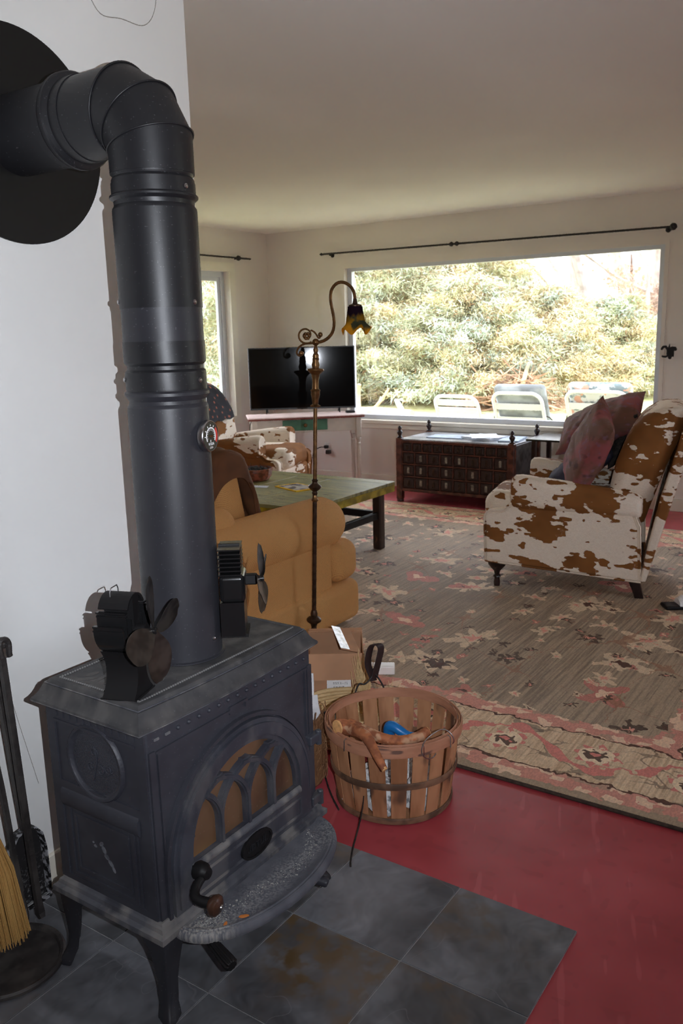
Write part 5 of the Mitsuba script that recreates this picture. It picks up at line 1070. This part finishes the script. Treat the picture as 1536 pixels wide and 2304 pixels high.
for i in range(420):
    q = rs.random() * 2 * math.pi; z = rs.uniform(.01, .225); r = WR_ + .002; b0 = np.array([wc[0] + r * math.cos(q), wc[1] + r * math.sin(q), z]); o = np.array([math.cos(q), math.sin(q), 0]); tn_ = np.array([-math.sin(q), math.cos(q), 0])
    fr_.append(tube([b0, b0 + o * .005 + tn_ * rs.normal() * .008 + np.array([0, 0, .014]), b0 + o * .003 + tn_ * rs.normal() * .012 + np.array([0, 0, .034 * rs.random() + .01])], .0017, 4))
part(WB_, 'grass_strands', cat(fr_), 'm_seagrass', 60, kind='stuff')
single('paper_bag', 'crumpled translucent white paper bag standing in the brown seagrass basket', 'bag', displaced(cat(put(trimesh.creation.box((.13, .19, .006)).subdivide().subdivide().subdivide(), (-1.560, 1.985, .255), (.83, .56, 0), (.55, -.80, .2)), put(trimesh.creation.box((.12, .13, .006)).subdivide().subdivide().subdivide(), (-1.535, 1.99, .215), (.83, .56, .1), (.5, -.82, .1))), .006, 22, 4), 'm_bag' if 'm_bag' in scene else mat('m_bag', vary(lin(212, 210, 212), .06, 30), .5), 40)
CB = thing('cardboard_box', 'open brown cardboard box with a taped flap, behind the straw basket', 'box')
bu = RIGHT[:2] / np.linalg.norm(RIGHT[:2]); bw_ = np.array([-bu[1], bu[0]])
o_ = np.array([-1.80, 2.375])         # front left bottom
Mc = frame((bu[0], bu[1], 0), (bw_[0], bw_[1], 0), (0, 0, 1), (o_[0], o_[1], RZ + .012))
def bxp(m): m = m.copy(); m.apply_transform(Mc); return m
BWd, BDp, BHt, tk = .215, .24, .215, .004
part(CB, 'wall', bxp(cat(cbox(0, BWd, 0, tk, 0, BHt, .001), cbox(0, BWd, BDp - tk, BDp, 0, BHt, .001), cbox(0, tk, 0, BDp, 0, BHt, .001), cbox(BWd - tk, BWd, 0, BDp, 0, BHt, .001), cbox(0, BWd, 0, BDp, 0, tk, .001))), 'm_cardboard', False)
def flapq(p0, p1, d, m_, name, th=.004, label=None):
    p0, p1, d = (np.array(x, float) for x in (p0, p1, d)); n_ = np.cross(p1 - p0, d); n_ /= np.linalg.norm(n_)
    q = [p0, p1, p1 + d, p0 + d]; V = np.array(q + [x + n_ * th for x in q]); return part(CB, name, bxp(trimesh.convex.convex_hull(V)), m_, False, label=label)
flapq((0, -.001, BHt), (BWd, -.001, BHt), (.004, -.038, -.088), 'm_cardboard', 'flap', label='front flap folded down')
ff = flapq((BWd - .012, .0, BHt + .002), (BWd - .050, BDp, BHt + .004), (-.072, -.0, .016), 'm_cardboard', 'flap', label='raised right flap')
flapq((0, BDp, BHt), (BWd, BDp, BHt), (0, .085, -.02), 'm_cardboard', 'flap')
def tapeon(): 
    p0, p1, d = np.array([BWd - .012, .0, BHt + .002]), np.array([BWd - .050, BDp, BHt + .004]), np.array([-.072, 0, .016])
    n_ = np.cross(p1 - p0, d); n_ /= np.linalg.norm(n_); n_ = -n_ if n_[2] < 0 else n_
    q = [p0 + d * .55, p1 + d * .55, p1 + d * 1.02, p0 + d * 1.02]; V = np.array([x + n_ * .0045 for x in q] + [x + n_ * .0055 for x in q]); return bxp(trimesh.convex.convex_hull(V))
part(ff, 'packing_tape', displaced(tapeon().subdivide().subdivide().subdivide(), .0004, 120), 'm_tape', False, label='shiny clear packing tape')
lb = part(CB, 'shipping_label', bxp(cbox(.075, .165, -.0012, 0, .062, .112, .0002)), 'm_white', False, label='white barcode label')
tx = text_mesh('E33 X-21', .0085, .0004); tx.apply_transform(Mc @ frame((1, 0, 0), (0, 0, 1), (0, -1, 0), (.098, -.0012, .094)))
part(lb, 'print', cat(tx, *[bxp(box(.100 + i * .0043, .100 + i * .0043 + w, -.0016, -.0012, .068, .086)) for i, w in enumerate((.002, .001, .003, .0015, .001, .0025, .001, .002, .003, .001))]), 'm_ink', False)
single('power_adapter', 'white rectangular power adapter lying on the rug behind the leather grip', 'adapter', put(rbox(-.055, .055, -.026, .026, -.019, .019, .006, 2), (-1.752, 2.832, RZ + .0192), (.86, .50, 0), (0, 0, 1)), 'm_whitegloss', 40)
# ---------------------------------------------------------------- outdoors
GZ = -0.15
def lawn_col(p, n, uv):
    a = fbm(p.x * 0.8, p.y * 0.8, 1, 4); b = fbm(p.x * 14, p.y * 14, 2, 3)
    return mix(mix(C3(*lin(170, 174, 122)), C3(*lin(190, 184, 142)), ss(.3, .7, a)), C3(*lin(150, 148, 96)), ss(.4, .8, b) * .5)
mat('m_lawn', lawn_col, .95, spec=.1)
gx, gy = np.meshgrid(np.linspace(-70, 50, 60), np.linspace(WY + .15, 90, 50), indexing='ij')
gz = GZ + .05 * (nfbm(np.stack([gx * .2, gy * .2, gx * 0], -1), 3, 2) - .5) * np.clip((gy - 9) / 6, 0, 1) + np.clip((gy - 24) / 66, 0, 1) ** 1.5 * 5
V = np.stack([gx, gy, gz], -1); m_ = 50
F = [(i * m_ + j, (i + 1) * m_ + j, (i + 1) * m_ + j + 1) for i in range(59) for j in range(49)] + [(i * m_ + j, (i + 1) * m_ + j + 1, i * m_ + j + 1) for i in range(59) for j in range(49)]
single('lawn', 'pale yellow-green lawn outside the picture window', 'lawn', trimesh.Trimesh(V.reshape(-1, 3), F, process=False), 'm_lawn', True, kind='stuff')
V = np.array([(-70, -40, GZ), (WX - .14, -40, GZ), (WX - .14, WY + .15, GZ), (-70, WY + .15, GZ)])
single('side_yard', 'grass yard outside the left window', 'lawn', trimesh.Trimesh(V, [(0, 1, 2), (0, 2, 3)], process=False), 'm_lawn', False, kind='stuff')
scene['m_leaf_vc'] = {'type': 'twosided', 'bsdf': {'type': 'diffuse', 'reflectance': {'type': 'mesh_attribute', 'name': 'vertex_color'}}}
mat('m_trunk', vary(lin(120, 98, 84), .25, 8), .9)
mat('m_trunkpale', vary(lin(190, 178, 170), .12, 5), .9)  # pale tone stands in for glare over the distant trees
rt = np.random.default_rng(11)
def sprays(c, d, L, W, col):
    "one triangle per spray: c centre (n,3), d unit direction"
    n = len(c); s = np.cross(d, rt.normal(size=(n, 3))); s /= np.linalg.norm(s, axis=1, keepdims=True)
    v = np.stack([c - s * W[:, None], c + s * W[:, None], c + d * L[:, None]], 1).reshape(-1, 3)
    return v, np.repeat(col, 3, axis=0)
PAL = np.array([lin(224, 214, 170), lin(208, 213, 176), lin(202, 213, 194), lin(222, 207, 172), lin(216, 215, 180)])
def conifer(label, x, y, H, R, npl, tint, ns=720, name='juniper_tree', cat_='tree', pal=None):
    K = thing(name, label, cat_)
    z0 = GZ - .05; vs, cs = [], []
    part(K, 'trunk', tube([(x, y, z0), (x + .1, y, z0 + H * .5), (x, y + .1, z0 + H * .92)], [.16, .10, .03], 8), 'm_trunk', 60)
    npl, ns = int(npl * 2.1), int(ns / 2.1)
    for k in range(npl):
        h = rt.random() ** 1.25 * .96; a = rt.random() * 2 * math.pi
        reach = R * ((1 - h) ** .75 + .08) * (.72 + .42 * rt.random())
        root = np.array([x, y, z0 + H * h * .85 + .1]); tip = np.array([x + reach * math.cos(a), y + reach * math.sin(a), z0 + H * h * .85 + .15 + .32 * reach * (rt.random() * .9 - .05)])
        n = int(ns * (.6 + .8 * rt.random())); t = .25 + .75 * rt.random(n) ** .7
        droop = -.25 * t ** 2 * (tip - root)[2:3]
        c = root + (tip - root) * t[:, None]; sp_ = (.07 + .085 * R * (1 - .55 * t))[:, None]
        off = rt.normal(size=(n, 3)) * sp_ * np.array([.75, .75, .40]); c = c + off; c[:, 2] = np.maximum(c[:, 2], z0 + .06)
        d = (tip - root) / np.linalg.norm(tip - root) * .75 + rt.normal(size=(n, 3)) * .55 + np.array([0, 0, -.25]); d /= np.linalg.norm(d, axis=1, keepdims=True)
        base_ = (PAL if pal is None else pal)[rt.choice(5, p=tint)] * (.80 + .4 * rt.random()); col = base_ * (.75 + .5 * rt.random((n, 1)))
        col = np.where(rt.random((n, 1)) < .12, np.array(lin(176, 140, 104)) * .8, col)
        v, c_ = sprays(c, d, .07 + .10 * rt.random(n), .005 + .010 * rt.random(n), col); vs.append(v); cs.append(c_)
    v = np.vstack(vs); part(K, 'foliage', trimesh.Trimesh(v, np.arange(len(v)).reshape(-1, 3), process=False), 'm_leaf_vc', False, color=np.vstack(cs), kind='stuff')
W1, W2, W3 = [.34, .2, .12, .2, .14], [.15, .28, .32, .08, .17], [.3, .15, .1, .3, .15]
conifer('broad yellowish juniper at the left edge of the picture window', -12.4, 18.4, 6.4, 2.9, 150, W1)
conifer('tall grey-green juniper behind the gooseneck lamp shade', -10.6, 17.2, 6.2, 2.6, 170, W2)
conifer('golden drooping juniper in the middle of the picture window', -9.0, 18.6, 6.0, 2.6, 170, W1)
conifer('grey-green spreading juniper behind the empty white lounge chair frame', -8.1, 16.9, 3.0, 2.2, 150, W2)
conifer('low bushy juniper behind the floral lounge chair cushions', -6.9, 18.2, 2.7, 2.0, 140, W3)
conifer('small sage-green juniper at the right end of the row', -5.75, 19.6, 2.5, 1.5, 90, W2)
conifer('dense olive juniper seen through the left window', -12.6, 13.2, 6.0, 2.8, 160, W2)
conifer('tall juniper farther back beyond the left window', -16.5, 16.0, 7.0, 3.0, 130, W2)
conifer('unseen juniper added to block the sky mirrored in the picture window pane', -9.8, -1.8, 5.5, 2.8, 80, [.15, .28, .32, .08, .17], 420)  # added out of view to block bright sky reflected in the pane
conifer('farther unseen juniper added to block the same mirrored sky', -12.0, -5.5, 6.5, 3.2, 80, [.15, .28, .32, .08, .17], 420)  # also added out of view to block the reflected sky
conifer('rust-tinged low juniper skirting the lawn left of the log', -11.2, 15.6, 1.7, 1.5, 80, W3)
PK_ = np.array([lin(230, 206, 190), lin(226, 212, 204), lin(222, 190, 164), lin(230, 214, 204), lin(218, 196, 180)])
for lb_, x, y, H, R in (('pinkish bare thicket low at the right edge of the picture window', -4.7, 24.0, 3.4, 1.5), ('pale leafless thicket behind the right-hand junipers', -6.3, 26.0, 3.6, 1.7), ('faint tan thicket far behind the leaning pale tree', -8.2, 29.0, 4.2, 2.0)):
    conifer(lb_, x, y, H, R, 70, W3, 260, 'thicket', 'bushes', PK_)
def bare(label, x, y, H, r, seed, lean=(0, 0), mt='m_trunkpale'):
    g = np.random.default_rng(seed); K = thing('bare_tree', label, 'tree'); tubes_ = [[], []]; lv = []
    def grow(p, d, L, r, lev):
        pts = [p]; q = d
        for _ in range(4):
            q = q + g.normal(size=3) * .10 + np.array([0, 0, .04]); q /= np.linalg.norm(q); pts.append(pts[-1] + q * L / 4)
        tubes_[min(lev, 1)].append(tube(np.array(pts), np.linspace(r, r * .55, 5), 6 if lev == 0 else 4))
        if lev >= 3: lv.extend(pts[2:]); return
        for _ in range((6, 4, 3)[lev]):
            t = g.uniform(.35, 1); b = pts[min(4, int(t * 4))]; nd = q + g.normal(size=3) * .55; nd[2] = abs(nd[2]) * .7 + .25; nd /= np.linalg.norm(nd)
            grow(b, nd, L * g.uniform(.34, .55), r * .40, lev + 1)
    grow(np.array([x, y, GZ - .1]), np.array([lean[0], lean[1], 1.0]), H, r, 0)
    part(K, 'trunk', cat(tubes_[0]), mt, 60); part(K, 'branches', cat(tubes_[1]), mt, 60, kind='stuff')
    lv = np.array(lv); sel = lv[g.random(len(lv)) < .8]; n = len(sel); sel = np.vstack([sel + g.normal(size=(n, 3)) * .12 for _ in range(3)])
    v, c_ = sprays(sel, np.tile([0, 0, -1.0], (len(sel), 1)), .06 + .07 * g.random(len(sel)), .02 + .03 * g.random(len(sel)), np.array(lin(216, 164, 134)) * (.8 + .4 * g.random((len(sel), 1))))
    part(K, 'leaves', trimesh.Trimesh(v, np.arange(len(v)).reshape(-1, 3), process=False), 'm_leaf_vc', False, color=c_, kind='stuff')
bt = [('slender pale bare tree just right of the golden juniper', -8.0, 24.5, 9, .12), ('leaning pale forked bare tree crossing the upper right of the window', -6.9, 23.0, 10, .17), ('pale bare tree in the middle of the bare grove', -6.6, 26.0, 10, .13),
      ('thick pale bare tree near the right window edge', -5.0, 22.0, 11, .18), ('thin tan bare tree left of the thick white one', -5.9, 24.0, 9, .09), ('rust-leaved bare tree at the far right window edge', -4.35, 22.5, 10, .13),
      ('small pale sapling at the right end of the junipers', -5.3, 20.6, 6, .06), ('distant grey bare tree behind the leaning one', -8.6, 30.0, 11, .15), ('distant bare tree behind the thick white one', -6.2, 31.0, 11, .16), ('distant bare tree at the right behind the rust-leaved one', -4.6, 29.0, 11, .15),
      ('distant thin bare tree above the golden juniper', -10.6, 30.5, 12, .13)]
for i, (lb_, x, y, H, r) in enumerate(bt):
    bare(lb_, x, y, H, r, 40 + i, ((-.22, 0) if i == 1 else (.05 * math.sin(i * 3), 0)))
# brush pile, log, stump
BP = thing('brush_pile', 'heap of rust-brown cut branches on the lawn behind the second lounge chair', 'brush pile')
st_ = []
for i in range(170):
    c = np.array([-6.55 + rt.normal() * .45, 15.6 + rt.normal() * .3, 0]); c[2] = GZ + .05 + rt.random() * .62 * math.exp(-((c[0] + 6.55) / .6) ** 2); d = rt.normal(size=3) * np.array([1, 1, .28]); d /= np.linalg.norm(d); L = .35 + .5 * rt.random()
    q = np.array([c - d * L, c + rt.normal(size=3) * .06, c + d * L]); q[:, 2] = np.maximum(q[:, 2], GZ + .02); st_.append(tube(q, [.016, .013, .006], 5))
mat('m_brush', vary(lin(186, 150, 120), .3, 5), .9)
part(BP, 'branches', cat(st_), 'm_brush', 60, kind='stuff')
mat('m_driftwood', vary(lin(226, 190, 150), .12, 6), .9)
for lb_, p_, r0 in (('pale upright broken post standing on the lawn behind the television', [(-8.75, 13.4, GZ), (-8.72, 13.4, .15), (-8.70, 13.4, .36), (-8.66, 13.38, .46)], .085), ('pale leaning branch beside the broken post on the lawn', [(-8.5, 13.3, GZ), (-8.2, 13.3, .12), (-7.98, 13.3, .40)], .045), ('pale forked pole leaning out of the brush pile', [(-6.35, 15.2, GZ), (-6.2, 15.2, .35), (-6.08, 15.2, .78)], .06)):
    single('dead_branch', lb_, 'branch', displaced(tube(smoothpath(p_, 14), np.linspace(r0, r0 * .45, 14), 10), .012, 6), 'm_driftwood', 60)
single('fallen_log', 'weathered tan log lying on the lawn under the broken post', 'log', displaced(tube(smoothpath([(-9.1, 13.2, GZ + .08), (-8.6, 13.15, GZ + .10), (-7.9, 13.1, GZ + .10), (-7.4, 13.1, GZ + .08)], 24), .12, 14), .02, 4), 'm_driftwood', 60)

# lounge chairs with their backs to the window
mat('m_chairwhite', lin(222, 224, 226), .4)
def flor(p, n, uv):
    return mix(mix(C3(*lin(206, 208, 208)), C3(*lin(120, 136, 140)), ss(.48, .6, fbm(p.x * 16, p.y * 16, p.z * 16, 4))), C3(*lin(206, 160, 140)), ss(.62, .68, fbm(p.x * 11 + 5, p.y * 11, p.z * 11, 3)))
mat('m_floral', flor, .9); mat('m_greycushion', vary(lin(150, 156, 158), .2, 9), .9)
def lounge(label, x, y, rz, w, zt, cushion, clabel=None, tilt=.45):
    K = thing('lounge_chair', label, 'lounge chair')
    L, zb = .62, .19; up_ = np.array([0, -math.sin(tilt), math.cos(tilt)])
    base_ = np.array([0, 0, 0.0]); L = (zt - zb) / math.cos(tilt)
    def q(u, t): return (u, up_[1] * t, zb + up_[2] * t)
    def P(m): return place(m, (x, y, 0), rz)
    h = w / 2; pts = [q(-h, 0), q(-h * 1.0, L - .10)] + [q(-h + .10 - .10 * math.cos(a), L - .10 + .10 * math.sin(a)) for a in np.linspace(.2, 1.57, 7)] + [q(h - .10 + .10 * math.sin(a), L - .10 + .10 * math.cos(a)) for a in np.linspace(0, 1.4, 7)] + [q(h, L - .10), q(h, 0)]
    part(K, 'back_frame', P(tube(np.array(pts), .019, 10)), 'm_chairwhite', 60)
    for f_ in (.56, .72, .87) if cushion is None else (.30, .52, .76):
        part(K, 'slat', P(cat(trimesh.convex.convex_hull(np.array([q(-h + .01, L * f_ - .035), q(h - .01, L * f_ - .035), q(-h + .01, L * f_ + .035), q(h - .01, L * f_ + .035)] + [tuple(np.array(p__) + np.array([0, .006, .003])) for p__ in (q(-h + .01, L * f_ - .035), q(h - .01, L * f_ - .035), q(-h + .01, L * f_ + .035), q(h - .01, L * f_ + .035))])))), 'm_chairwhite', False)
    part(K, 'seat_frame', P(cat(tube([(-h, 0, zb), (-h, 1.25, zb)], .019, 8), tube([(h, 0, zb), (h, 1.25, zb)], .019, 8), tube([(-h, 1.25, zb), (h, 1.25, zb)], .019, 8))), 'm_chairwhite', 60)
    for yy_ in np.arange(.15, 1.2, .17): part(K, 'slat', P(cbox(-h, h, yy_ - .035, yy_ + .035, zb + .012, zb + .02, .002)), 'm_chairwhite', False)
    for sx in (-1, 1):
        for yy_ in (.06, 1.12): part(K, 'leg', P(tube([(sx * h, yy_, zb), (sx * h, yy_ + .05, GZ)], .018, 8)), 'm_chairwhite', 60)
    if cushion:
        m = rbox(-h + .00, h + .02, .03, .13, .02, L + .05, .045, 3); M = frame((1, 0, 0), (0, math.cos(tilt), math.sin(tilt)), tuple(up_), (0, 0.0, zb)); m.apply_transform(M)
        part(K, 'back_cushion', P(m), cushion, 50, label=clabel)
        part(K, 'seat_cushion', P(rbox(-h + .02, h - .02, .05, 1.2, zb + .022, zb + .12, .04, 3)), cushion, 50)
        for sx in (-1, 1):
            part(K, 'tie', P(tube(smoothpath([q(sx * (h + .01), L * .62), tuple(np.array(q(sx * (h + .05), L * .55)) + [0, .05, 0]), tuple(np.array(q(sx * (h + .06), L * .3)) + [0, .05, 0])], 12), .006, 6)), 'm_wire', 60)
lounge('white tubular lounge chair seen from the side, leftmost of the row outside', -4.52, 8.15, -.95, .50, .66, None)
lounge('empty white tubular lounge chair frame with two slats, second from the left outside', -3.96, 8.20, -.06, .50, .735, None)
lounge('white lounge chair with a plain grey cushion, third from the left outside', -3.31, 8.25, -.03, .52, .775, 'm_greycushion', 'grey cushion')
lounge('white lounge chair with a floral cushion, rightmost of the row outside', -2.52, 8.30, -.05, .60, .80, 'm_floral', 'blue, grey and peach floral cushion')
